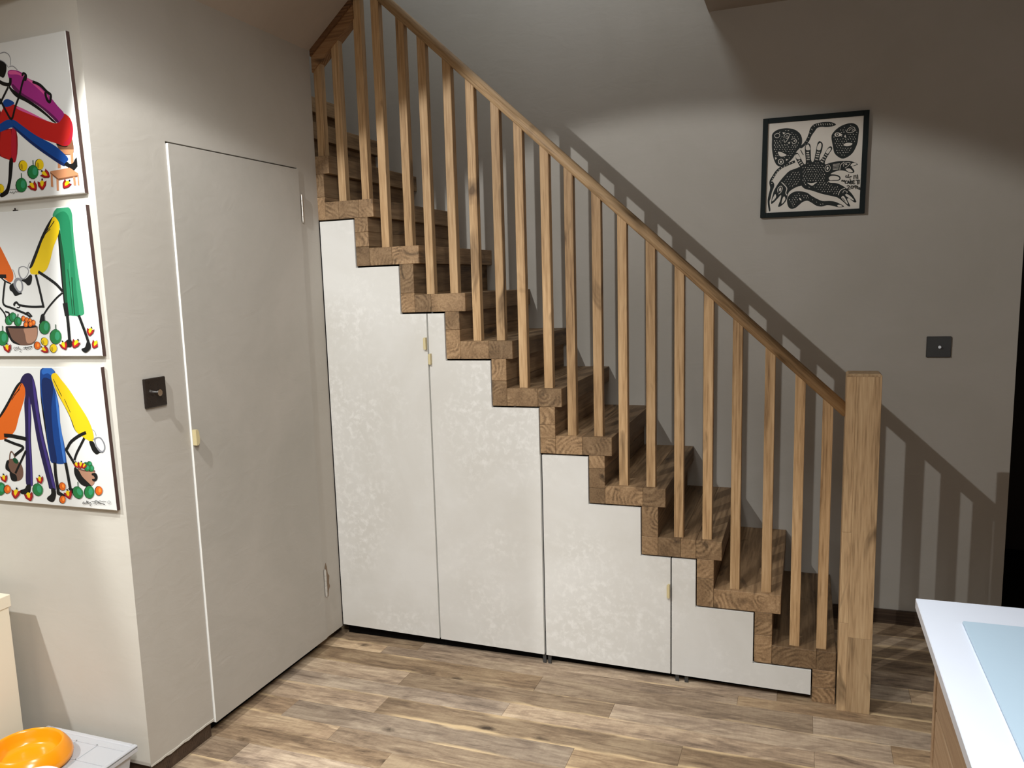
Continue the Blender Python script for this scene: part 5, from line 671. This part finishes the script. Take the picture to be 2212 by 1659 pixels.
  '5,1250,955,1230,945|F22:1300,975,1330,965,1350,925,1320,935|F22:1390,985,1420,975,1430,935,1410,945|F22:1500,955,1530,945,1520,915,1500,925|F22:1600,965,1620,945,1610,915,1590,935|F22:890,875,870,905,880,945,900,915|F22:980,875,960,905,970,935,980,915|F22:1090,865,1070,885,1090,915,1100,895|F22:1200,855,1170,865,1170,895,1190,885|F22:1270,905,1280,875,1260,855,1250,885|F22:1450,875,1470,855,1460,825,1450,845|F22:1560,865,1580,845,1570,815,1560,835|F22:850,805,820,825,820,865,840,845|F22:950,785,920,795,920,825,940,815|F22:1040,765,1010,785,1010,835,1030,805|F22:1150,795,1120,795,1110,825,1140,815|F22:910,695,880,705,870,745,900,725|F22:1020,705,980,715,960,755,990,745|F22:1110,685,1080,695,1060,735,1090,725|F22:950,625,930,635,920,665,940,655|F22:1070,605,1040,615,1020,645,1050,645|F22:1160,595,1130,595,1110,615,1140,615|F22:1250,605,1240,585,1200,595,1220,605|F22:1350,605,1340,575,1300,575,1320,595|F22:1450,615,1450,575,1410,555,1420,585|F22:920,525,890,525,890,555,910,545|F22:1010,53'
  '5,990,525,970,545,990,545|F22:1130,515,1100,505,1070,525,1100,535|F22:1210,515,1190,505,1170,525,1190,535|F22:1310,525,1290,505,1250,525,1270,535|F22:1410,515,1400,485,1370,495,1380,515|F22:970,425,940,425,920,455,940,455|F22:1060,415,1030,415,1010,455,1030,445|F22:1180,415,1150,415,1120,445,1150,445|F22:1280,425,1250,415,1210,445,1240,445|F22:1350,435,1340,415,1310,415,1320,435|F22:1130,335,1110,315,1070,345,1100,345|F22:1220,325,1200,305,1170,335,1190,335|F22:-400,925,-370,925,-300,905,-320,905|F22:-340,1035,-310,1035,-240,1005,-260,1005|F22:-260,1185,-240,1185,-170,1145,-190,1145|F22:-200,1355,-170,1355,-110,1305,-130,1305|F22:-130,1505,-100,1505,-50,1445,-60,1445|F22:-40,1645,-20,1635,30,1575,10,1575|F22:60,1695,80,1685,100,1615,90,1615|F22:140,1695,170,1685,190,1615,170,1615|F22:230,1685,260,1685,280,1605,260,1615|F22:320,1685,340,1685,370,1605,350,1605|F22:410,1685,430,1675,450,1605,440,1605|F22:490,1675,510,1665,540,1595,520,1595|F22:580,1665,610,1655,630,1585,610,1585|F22:670,1'
  '645,690,1645,720,1565,700,1575|F22:-860,185,-830,215,-810,195,-840,165|F22:-960,145,-930,175,-910,165,-950,125|F22:-1070,105,-1040,135,-1020,115,-1050,85|F22:-1170,65,-1140,95,-1120,75,-1160,35|F22:-1280,5,-1250,35,-1230,25,-1260,-15|F22:-1380,-65,-1350,-35,-1330,-45,-1370,-85|F22:-1460,-145,-1430,-125,-1410,-135,-1440,-175|F22:-1530,-235,-1490,-215,-1470,-225,-1510,-265|F22:-1590,-325,-1560,-295,-1540,-315,-1570,-355|F22:-1640,-425,-1600,-395,-1590,-405,-1620,-445|F22:-1670,-515,-1630,-485,-1620,-505,-1650,-535|F22:-1670,-625,-1640,-595,-1620,-615,-1650,-645|F22:-820,-255,-810,-225,-760,-195,-780,-225|F22:-720,-265,-720,-235,-680,-215,-690,-245|F22:-610,-275,-610,-235,-570,-205,-580,-235|F22:-870,-345,-870,-305,-840,-265,-840,-305|F22:-750,-345,-750,-315,-730,-295,-730,-325|F22:-670,-345,-660,-315,-630,-305,-640,-335|F22:-550,-375,-550,-335,-520,-295,-520,-325|F22:-1030,-415,-1040,-385,-1010,-355,-1010,-385|F22:-930,-425,-930,-395,-900,-365,-900,-395|F22:-810,-445,-800,-415,-760,-395,'
  '-770,-425|F22:-700,-445,-700,-415,-670,-395,-680,-425|F22:-590,-465,-590,-435,-560,-425,-570,-445|F22:-1090,-535,-1080,-495,-1050,-475,-1060,-505|F22:-980,-525,-980,-485,-950,-465,-960,-495|F22:-870,-545,-880,-505,-850,-485,-850,-515|F22:-750,-555,-760,-525,-730,-495,-730,-525|F22:-640,-555,-650,-525,-620,-505,-620,-525|F22:-540,-555,-540,-525,-510,-515,-510,-535|F22:-1150,-595,-1140,-565,-1110,-555,-1120,-575|F22:-1030,-615,-1030,-585,-1000,-565,-1010,-595|F22:-910,-635,-910,-595,-880,-575,-890,-605|F22:-800,-635,-800,-615,-770,-595,-780,-625|F22:-700,-655,-700,-615,-670,-585,-670,-615|F22:-600,-655,-600,-625,-560,-595,-570,-625|F22:-1190,-705,-1180,-665,-1140,-635,-1150,-675|F22:-1080,-705,-1080,-675,-1050,-665,-1060,-695|F22:-970,-725,-960,-685,-930,-655,-940,-695|F22:-850,-715,-850,-685,-820,-655,-830,-685|F22:-760,-745,-750,-715,-710,-685,-720,-715|F22:-670,-745,-660,-705,-610,-685,-630,-715|F22:-910,-815,-910,-785,-890,-755,-890,-785|F22:-810,-815,-820,-785,-790,-755,-790,-785|F2'
  '2:-570,-1105,-540,-1115,-530,-1145,-550,-1135|F22:-720,-1185,-700,-1185,-690,-1215,-710,-1205|F22:-640,-1175,-610,-1185,-590,-1225,-620,-1205|F22:-530,-1185,-500,-1195,-500,-1225,-520,-1215|F22:-410,-1195,-390,-1215,-380,-1255,-400,-1235|F22:-310,-1195,-290,-1205,-280,-1245,-300,-1235|F22:-220,-1215,-190,-1235,-180,-1275,-210,-1255|F22:-790,-1265,-760,-1275,-750,-1315,-770,-1295|F22:-690,-1255,-650,-1265,-630,-1315,-660,-1295|F22:-350,-1275,-330,-1295,-330,-1325,-350,-1315|F22:-250,-1295,-230,-1315,-230,-1355,-250,-1335|F22:-170,-1305,-150,-1315,-150,-1345,-160,-1335|F22:-930,-1335,-900,-1345,-890,-1385,-920,-1365|F22:-810,-1345,-790,-1365,-790,-1395,-810,-1375|F22:-730,-1345,-690,-1355,-680,-1405,-700,-1385|F22:-620,-1345,-590,-1365,-590,-1405,-610,-1385|F22:0,-1395,20,-1415,20,-1445,10,-1425|F22:-870,-1435,-840,-1435,-840,-1465,-860,-1455|F22:-780,-1435,-750,-1455,-740,-1495,-770,-1475|F22:-670,-1445,-650,-1455,-640,-1485,-660,-1475|F22:160,-1505,180,-1525,180,-1555,160,-1535|F22:-82'
  '0,-1515,-790,-1525,-790,-1565,-810,-1545|F22:-740,-1535,-700,-1545,-690,-1595,-710,-1575|F22:300,-1605,330,-1615,350,-1655,320,-1645|F22:400,-1605,430,-1615,430,-1645,410,-1635|F22:-780,-1595,-760,-1615,-750,-1665,-770,-1645|F22:-230,95,-220,125,-190,115,-200,105|F22:60,105,90,115,130,75,100,85|F22:160,95,190,105,220,85,190,75|F22:-170,15,-150,25,-120,15,-140,5|F22:-80,15,-70,35,-40,25,-50,5|F22:0,5,40,15,80,-15,50,-15|F22:120,5,160,5,200,-15,160,-15|F22:220,5,240,-5,260,-35,240,-25|F22:310,-5,340,-15,380,-45,340,-35|F22:-420,-85,-420,-55,-390,-35,-390,-55|F22:-320,-75,-320,-45,-290,-35,-290,-55|F22:-240,-85,-210,-65,-170,-75,-200,-85|F22:-120,-95,-100,-75,-60,-85,-80,-95|F22:-40,-85,-10,-75,20,-95,-10,-105|F22:80,-65,100,-65,130,-105,100,-95|F22:170,-65,200,-75,230,-125,200,-105|F22:270,-85,300,-95,330,-135,300,-125|F22:380,-105,410,-115,430,-145,400,-135|F22:-360,-185,-360,-155,-330,-135,-330,-165|F22:-270,-175,-250,-145,-210,-145,-230,-165|F22:-190,-155,-160,-135,-120,-145,-140,-165'
  '|F22:-80,-185,-60,-165,-30,-175,-50,-185|F22:10,-155,40,-155,80,-175,50,-185|F22:130,-165,160,-185,180,-225,150,-205|F22:230,-185,250,-185,260,-225,240,-215|F22:310,-185,350,-195,370,-245,340,-225|F22:-410,-265,-410,-235,-380,-205,-380,-235|F22:-320,-275,-320,-245,-290,-225,-290,-255|F22:-220,-275,-210,-235,-170,-215,-180,-245|F22:-130,-265,-110,-235,-70,-245,-100,-265|F22:-30,-255,-10,-245,20,-265,0,-275|F22:70,-245,100,-245,140,-285,110,-275|F22:180,-265,210,-265,220,-295,200,-295|F22:290,-275,320,-295,310,-325,300,-305|F22:390,-265,420,-285,410,-315,400,-295|F22:-350,-345,-360,-315,-330,-295,-330,-315|F22:-250,-365,-250,-335,-220,-325,-230,-345|F22:-170,-385,-160,-345,-130,-325,-140,-355|F22:-80,-365,-60,-345,-10,-345,-40,-365|F22:40,-345,70,-345,90,-385,60,-375|F22:130,-345,160,-365,160,-405,140,-385|F22:250,-345,270,-365,270,-415,250,-385|F22:350,-365,380,-385,370,-415,350,-395|F22:430,-365,460,-385,470,-435,440,-415|F22:-380,-445,-400,-405,-380,-365,-370,-395|F22:-290,-455,-300,-'
  '425,-270,-395,-270,-425|F22:-190,-445,-200,-415,-180,-395,-180,-415|F22:-100,-465,-100,-435,-70,-405,-70,-435|F22:-20,-425,10,-435,20,-465,0,-455|F22:90,-415,110,-435,110,-485,90,-455|F22:200,-425,220,-445,220,-495,200,-465|F22:300,-425,320,-455,330,-495,310,-475|F22:400,-455,420,-475,410,-505,390,-485|F22:-340,-555,-360,-525,-340,-485,-330,-515|F22:-230,-545,-250,-515,-240,-475,-220,-505|F22:-110,-545,-140,-535,-150,-495,-130,-515|F22:-10,-535,-40,-545,-80,-525,-50,-525|F22:80,-495,80,-535,50,-565,50,-535|F22:160,-505,180,-535,160,-565,150,-545|F22:250,-535,270,-555,260,-585,250,-565|F22:380,-535,390,-565,360,-595,360,-565|F22:450,-535,470,-555,450,-575,440,-555|F22:-370,-615,-400,-595,-420,-545,-390,-565|F22:-290,-645,-310,-615,-310,-575,-290,-595|F22:-170,-625,-200,-615,-200,-575,-180,-595|F22:-60,-635,-100,-635,-130,-585,-100,-605|F22:40,-595,20,-625,-10,-625,0,-605|F22:130,-595,130,-635,100,-655,100,-625|F22:230,-615,230,-635,210,-655,210,-635|F22:320,-605,330,-635,300,-665,300,-6'
  '35|F22:420,-615,440,-655,420,-695,410,-665|F22:-310,-725,-340,-705,-350,-655,-330,-675|F22:290,-705,290,-735,250,-755,260,-725|F22:360,-715,380,-735,360,-755,350,-735|F22:480,-735,480,-765,440,-785,450,-755|F22:590,-705,590,-745,570,-785,570,-745|F22:-250,-795,-290,-785,-310,-745,-280,-755|F22:230,-795,220,-825,190,-825,200,-805|F22:330,-795,330,-825,290,-845,300,-815|F22:420,-785,430,-825,410,-865,400,-835|F22:540,-795,540,-835,500,-865,510,-835|F22:620,-835,630,-865,610,-895,600,-865|F22:730,-835,730,-865,710,-905,710,-875|F22:-100,-905,-140,-905,-170,-865,-140,-875|F22:90,-885,70,-905,40,-895,60,-885|F22:180,-885,170,-915,130,-935,150,-905|F22:290,-895,270,-925,240,-925,250,-905|F22:390,-915,380,-945,340,-945,350,-925|F22:480,-895,490,-925,470,-945,470,-925|F22:580,-925,590,-945,570,-965,560,-945|F22:680,-905,680,-935,650,-975,650,-935|F22:780,-925,780,-955,750,-995,760,-955|F22:880,-935,890,-975,860,-1005,860,-975|F22:970,-925,980,-955,950,-995,950,-965|F22:240,-995,230,-1015,200,-'
  '1015,210,-995|F22:340,-985,330,-1015,300,-1035,310,-1005|F22:440,-995,450,-1025,420,-1045,420,-1015|F22:530,-1005,540,-1025,510,-1045,510,-1015|F22:630,-995,640,-1025,610,-1065,610,-1035|F22:740,-1015,750,-1055,720,-1085,720,-1055|F22:840,-1005,840,-1045,810,-1075,820,-1035|F22:930,-1025,940,-1055,920,-1085,910,-1055|F22:1020,-1035,1030,-1065,1010,-1085,1010,-1065|F22:410,-1075,400,-1105,350,-1115,370,-1095|F22:490,-1085,490,-1115,450,-1125,460,-1105|F22:600,-1105,600,-1135,570,-1155,570,-1125|F22:690,-1105,690,-1135,660,-1145,660,-1115|F22:780,-1105,780,-1125,760,-1145,760,-1125|F22:880,-1125,890,-1155,860,-1175,860,-1145|F22:980,-1125,980,-1155,950,-1175,950,-1145|F22:850,-1195,850,-1225,820,-1255,820,-1225|F22:950,-1195,950,-1225,910,-1255,920,-1225|S13w30:1290,-505,1270,-575,1330,-595|S13w30:1380,-475,1350,-595,1430,-585,1490,-565|S13w30:1590,-525,1580,-675|S13w30:1650,-525,1670,-665|S13w30:1710,-515,1730,-685|S13w30:1430,-655,1450,-695|S13w30:1110,-735,1150,-695,1180,-755,1220,-70'
  '5,1240,-775|S13w30:1320,-735,1270,-745,1260,-825,1330,-835|S13w30:1350,-855,1370,-735,1420,-855|S13w30:1350,-795,1400,-805|S13w30:1450,-735,1450,-865,1520,-845,1460,-795,1510,-765,1450,-735|S13w30:1610,-745,1550,-745,1560,-875,1630,-865|S13w30:1560,-805,1610,-795|S13w30:1660,-735,1800,-745|S13w30:1720,-745,1730,-905|S13w30:1780,-745,1780,-895|S13w30:1330,-955,1390,-935,1420,-985,1350,-1075,1460,-1075|S13w30:1500,-965,1480,-1035,1550,-1055,1570,-975,1500,-955|S13w30:1600,-975,1680,-955,1670,-1085|S13w30:1610,-1015,1680,-1005|S13w30:1730,-975,1740,-1075,1820,-1125,1810,-1045,1770,-1065'
)


def catmull(p, closed=True, sub=4):
    n = len(p); out = []
    rng = range(n) if closed else range(n-1)
    for i in rng:
        if closed: a, b, c, d = p[(i-1) % n], p[i], p[(i+1) % n], p[(i+2) % n]
        else: a, b, c, d = p[max(i-1, 0)], p[i], p[i+1], p[min(i+2, n-1)]
        for k in range(sub):
            t = k/sub; t2 = t*t; t3 = t2*t
            out.append(tuple(0.5*((2*b[j]) + (-a[j]+c[j])*t + (2*a[j]-5*b[j]+4*c[j]-d[j])*t2 + (-a[j]+3*b[j]-3*c[j]+d[j])*t3) for j in (0, 1)))
    if not closed: out.append(p[-1])
    return out
def clip_poly(P, x0, x1, z0, z1):
    for ax, lim, sgn in ((0, x0, 1), (0, x1, -1), (1, z0, 1), (1, z1, -1)):
        out = []
        for i in range(len(P)):
            a, b = P[i-1], P[i]
            ia, ib = (a[ax]-lim)*sgn >= 0, (b[ax]-lim)*sgn >= 0
            if ia != ib:
                t = (lim-a[ax])/(b[ax]-a[ax]); out.append((a[0]+(b[0]-a[0])*t, a[1]+(b[1]-a[1])*t))
            if ib: out.append(b)
        P = out
        if len(P) < 3: return None
    return P
def artwork(name, data, parent, cx, cz, yfront, step, lim):
    bm = bmesh.new(); used = []
    yy = yfront
    for it in data.split('|'):
        head, co = it.split(':'); kind = head[0]
        body = head[1:].split('w'); cname = ART_COLORS[int(body[0])]
        if cname not in used: used.append(cname)
        v = [int(q)/1e4 for q in co.split(',')]; p = list(zip(v[::2], v[1::2]))
        polys = []
        if kind == 'P': polys = [catmull(p)]
        elif kind == 'F': polys = [p]
        else:
            wd = int(body[1])/1e4/2
            c = catmull(p, False, 4) if len(p) > 2 else p
            for a, b in zip(c, c[1:]):
                dx, dy = b[0]-a[0], b[1]-a[1]; l = math.hypot(dx, dy)
                if l < 1e-6: continue
                nx, ny = -dy/l*wd, dx/l*wd; ex, ey = dx/l*wd*0.45, dy/l*wd*0.45
                polys.append([(a[0]-ex+nx, a[1]-ey+ny), (a[0]-ex-nx, a[1]-ey-ny), (b[0]+ex-nx, b[1]+ey-ny), (b[0]+ex+nx, b[1]+ey+ny)])
        yy -= step
        k = 0
        tri = []
        for P in polys:
            P = clip_poly(P, *lim)
            if P: tri += [[P[i] for i in t] for t in tessellate_polygon([[Vector((a, b, 0)) for a, b in P]])]
        for P in tri:
            k += 1
            f = bm.faces.new([bm.verts.new((cx+a, yy-(step/50*(k % 40) if kind == 'S' and len(tri) < 99999 else 0), cz+b)) for a, b in P])
            f.material_index = used.index(cname)
    bm.normal_update()
    for f in bm.faces:
        if f.normal.y > 0: f.normal_flip()
    bmesh.ops.translate(bm, verts=bm.verts, vec=(-cx, -yfront, -cz))
    me = bpy.data.meshes.new(name); bm.to_mesh(me); bm.free()
    for u in used: me.materials.append(ART_M[u])
    o = bpy.data.objects.new(name, me); col.objects.link(o); o.parent = parent
    o.location = Vector((cx, yfront, cz)) - Vector(parent.location)
    return o
artwork('printed_image', ART_PRINT, fr, -0.219, 1.9715, WD-0.0159, 0.000008, (-.19, .19, -.19, .19))

# ================================================================ THREE CANVASES ON THE LEFT
CY0, CY1 = -1.2318, -1.217
def canvas(xr0, xr1, z0, z1, zr, lab, art, cx, cz, name='painting'):
    """xr0/xr1: right edge at top / bottom; z0 bottom, z1 top"""
    xl = -2.79
    e = empty(name, (cx, CY1, cz), lab, 'painting', 'bright figure paintings on the left wall')
    bm = bmesh.new()
    P = [(xl, z0), (xr1, z0), (xr0, z1), (xl, z1)]
    fs, sd = prism_bm(bm, P, 'Y', CY0, CY1)
    sd[1].material_index = 1
    r = bmesh.ops.bevel(bm, geom=[q for q in bm.edges if all(abs(v.co.y-CY0) < 1e-5 for v in q.verts)], offset=0.0015, segments=1, affect='EDGES')
    link_mesh('canvas', bm, [M['canvas'], M['redge']], e, (cx, CY1, cz))
    if art is ART_TWO:
        hk = bmesh.new(); box_bm(hk, -2.460, -2.449, CY1-0.012, CY1, z1-0.003, z1+0.004, 0.001); box_bm(hk, -2.452, -2.449, CY1-0.012, CY1-0.009, z1-0.003, z1+0.009)
        link_mesh('hanging_hook', hk, M['nickel'], e, (-2.455, CY1, z1))
    artwork('painted_image', art, e, cx, cz, CY0-0.0001, 0.000025, (xl-cx+.002, min(xr0, xr1)-cx-0.003, z0-cz+.003, z1-cz-.003))
canvas(-2.180, -2.1675, 1.823, 2.268, 0, 'topmost of three canvases: figure in magenta top and red trousers bending over a chair', ART_ONE, -2.47, 2.047)
canvas(-2.1695, -2.1605, 1.352, 1.790, 0, 'middle of three canvases: yellow and green figure bending over a basket of fruit', ART_TWO, -2.47, 1.571)
canvas(-2.1735, -2.1645, 0.881, 1.319, 0, 'lowest of three canvases: orange and purple figure beside blue and yellow figure bending', ART_THREE, -2.47, 1.10)

# ================================================================ KITCHEN ISLAND, FRONT RIGHT
ki = empty('kitchen_island', (0.45, -2.2, FZ), 'pale oak kitchen island with thin white worktop at the right edge of the picture', 'kitchen island')
bm = bmesh.new(); box_bm(bm, 0.032, 0.90, -3.05, -1.43, FZ+0.10, 0.876)
link_mesh('carcass', bm, M['island'], ki, (0.45, -2.2, 0.4))
bm = bmesh.new(); box_bm(bm, 0.010, 0.905, -1.43, -1.41, FZ, 0.878, 0.001)
link_mesh('end_panel', bm, M['island'], ki, (0.45, -1.42, 0.4))
bm = bmesh.new(); box_bm(bm, 0.07, 0.87, -3.0, -1.44, FZ, FZ+0.0995)
link_mesh('plinth', bm, M['void'], ki, (0.45, -2.2, 0.0))
for y0, y1 in ((-2.03, -1.436), (-2.63, -2.036), (-3.05, -2.636)):
    for nm, z0, z1 in (('drawer_front', 0.700, 0.866), ('door_front', 0.075, 0.694)):
        bm = bmesh.new(); box_bm(bm, 0.012, 0.031, y0, y1, z0, z1, 0.0012)
        link_mesh(nm, bm, M['island'], ki, (0.02, (y0+y1)/2, (z0+z1)/2))
bm = bmesh.new(); fs = box_bm(bm, -0.026, 0.95, -3.10, -1.397, 0.880, 0.8998, 0.0012)
link_mesh('worktop', bm, M['top'], ki, (0.45, -2.2, 0.89))
hb = empty('hob', (0.4, -2.0, 0.9), 'flat pale blue glass sheet lying on the white worktop', 'hob')
bm = bmesh.new(); box_bm(bm, 0.036, 0.60, -2.02, -1.506, 0.9, 0.9055, 0.0018)
link_mesh('glass_sheet', bm, M['glass'], hb, (0.3, -1.76, 0.903))

# ================================================================ CABINET, BOX AND BOWLS, FRONT LEFT
cb = empty('low_cabinet', (-2.95, -1.5, FZ), 'cream low cabinet in the bottom left corner against the canvas wall', 'cabinet')
bm = bmesh.new(); box_bm(bm, -3.40, -2.606, -1.70, -1.285, FZ, 0.5445, 0.0015)
link_mesh('cabinet_body', bm, M['cab'], cb, (-2.95, -1.5, 0.25))
bm = bmesh.new(); box_bm(bm, -3.41, -2.600, -1.71, -1.280, 0.5455, 0.586, 0.0015)
link_mesh('cabinet_top', bm, M['cab'], cb, (-2.95, -1.5, 0.565))
bm = bmesh.new(); box_bm(bm, -3.39, -2.62, -1.713, -1.7005, FZ+0.03, 0.53, 0.001)
link_mesh('cabinet_front', bm, M['cab'], cb, (-2.95, -1.71, 0.25))
sbx = empty('storage_box', (-2.32, -1.44, FZ), 'frosted plastic storage box with ribbed lid on the floor below the canvases', 'box')
bx0, bx1, by0, by1, bz = -2.512, -2.136, -1.68, -1.268, 0.142
bm = bmesh.new()
lo = [(bx0+.035, by0+.035), (bx1-.035, by0+.035), (bx1-.035, by1-.035), (bx0+.035, by1-.035)]
hi = [(bx0+.014, by0+.014), (bx1-.014, by0+.014), (bx1-.014, by1-.014), (bx0+.014, by1-.014)]
A = [bm.verts.new((x, y, FZ)) for x, y in lo]; B = [bm.verts.new((x, y, bz-0.012)) for x, y in hi]
A2 = [bm.verts.new((x*0.985-2.32*0.015, y*0.985-1.47*.015, FZ+0.004)) for x, y in lo]; B2 = [bm.verts.new((x*0.985-2.32*.015, y*0.985-1.47*.015, bz-0.012)) for x, y in hi]
bm.faces.new(A); bm.faces.new(A2)
for k in range(4):
    j = (k+1) % 4
    bm.faces.new([A[k], A[j], B[j], B[k]]); bm.faces.new([A2[k], A2[j], B2[j], B2[k]]); bm.faces.new([B[k], B[j], B2[j], B2[k]])
link_mesh('box_body', bm, M['frost'], sbx, (-2.32, -1.47, 0.05))
bm = bmesh.new()
box_bm(bm, bx0, bx1, by0, by1, bz-0.010, bz-0.004, 0.002)
for a in ((bx0, bx0+.016, by0, by1), (bx1-.016, bx1, by0, by1), (bx0+.016, bx1-.016, by0, by0+.016), (bx0+.016, bx1-.016, by1-.016, by1)):
    box_bm(bm, a[0], a[1], a[2], a[3], bz-0.024, bz, 0.003)
for x in (-2.43, -2.345, -2.26): box_bm(bm, x-.002, x+.002, by0+.016, by1-.04, bz-0.005, bz-0.0015)
for y in (-1.31, -1.395, -1.48, -1.565): box_bm(bm, bx0+.016, bx1-.016, y-.002, y+.002, bz-0.005, bz-0.0015)
link_mesh('box_lid', bm, M['frost'], sbx, (-2.32, -1.47, bz))
bo = empty('pet_bowl', (-2.385, -1.455, bz), 'glossy orange plastic pet bowl standing on the frosted box lid', 'bowl')
bm = bmesh.new()
prof = [(0.116, 0.0), (0.124, 0.003), (0.1265, 0.014), (0.124, 0.026), (0.113, 0.045), (0.104, 0.055), (0.1005, 0.0575), (0.0975, 0.0565), (0.095, 0.051), (0.090, 0.034), (0.086, 0.019), (0.079, 0.012), (0.06, 0.0102), (0.03, 0.010), (0.001, 0.010)]
lathe_bm(bm, (-2.385, -1.455, bz), prof, 56)
link_mesh('bowl', bm, M['orange'], bo, (-2.385, -1.455, bz), smooth=True)
wbw = empty('food_dish', (-2.226, -1.566, bz), 'small white dish with brown kibble in front of the orange bowl', 'bowl')
bm = bmesh.new()
prof = [(0.044, 0.0), (0.052, 0.008), (0.063, 0.034), (0.069, 0.040), (0.066, 0.042), (0.060, 0.037), (0.050, 0.014), (0.03, 0.008), (0.001, 0.0075)]
lathe_bm(bm, (-2.226, -1.566, bz), prof, 48)
link_mesh('dish', bm, M['white'], wbw, (-2.226, -1.566, bz), smooth=True)
kb = bmesh.new(); rr = random.Random(9)
for k in range(70):
    a = rr.uniform(0, 6.28); r = 0.040*math.sqrt(rr.random()); h = 0.016+rr.random()*0.028*(1-r/0.05)
    bmesh.ops.create_icosphere(kb, subdivisions=1, radius=0.0075, matrix=Matrix.Translation((-2.226+r*math.cos(a), -1.566+r*math.sin(a), bz+h)) @ Matrix.Rotation(a, 4, 'X') @ Matrix.Diagonal((1, rr.uniform(.8, 1.2), .6, 1)))
o = link_mesh('kibble', kb, M['kibble'], None, (-2.226, -1.566, bz+0.01), kind='stuff')
tag(o, 'brown dry kibble heaped in the small white dish', 'pet food')
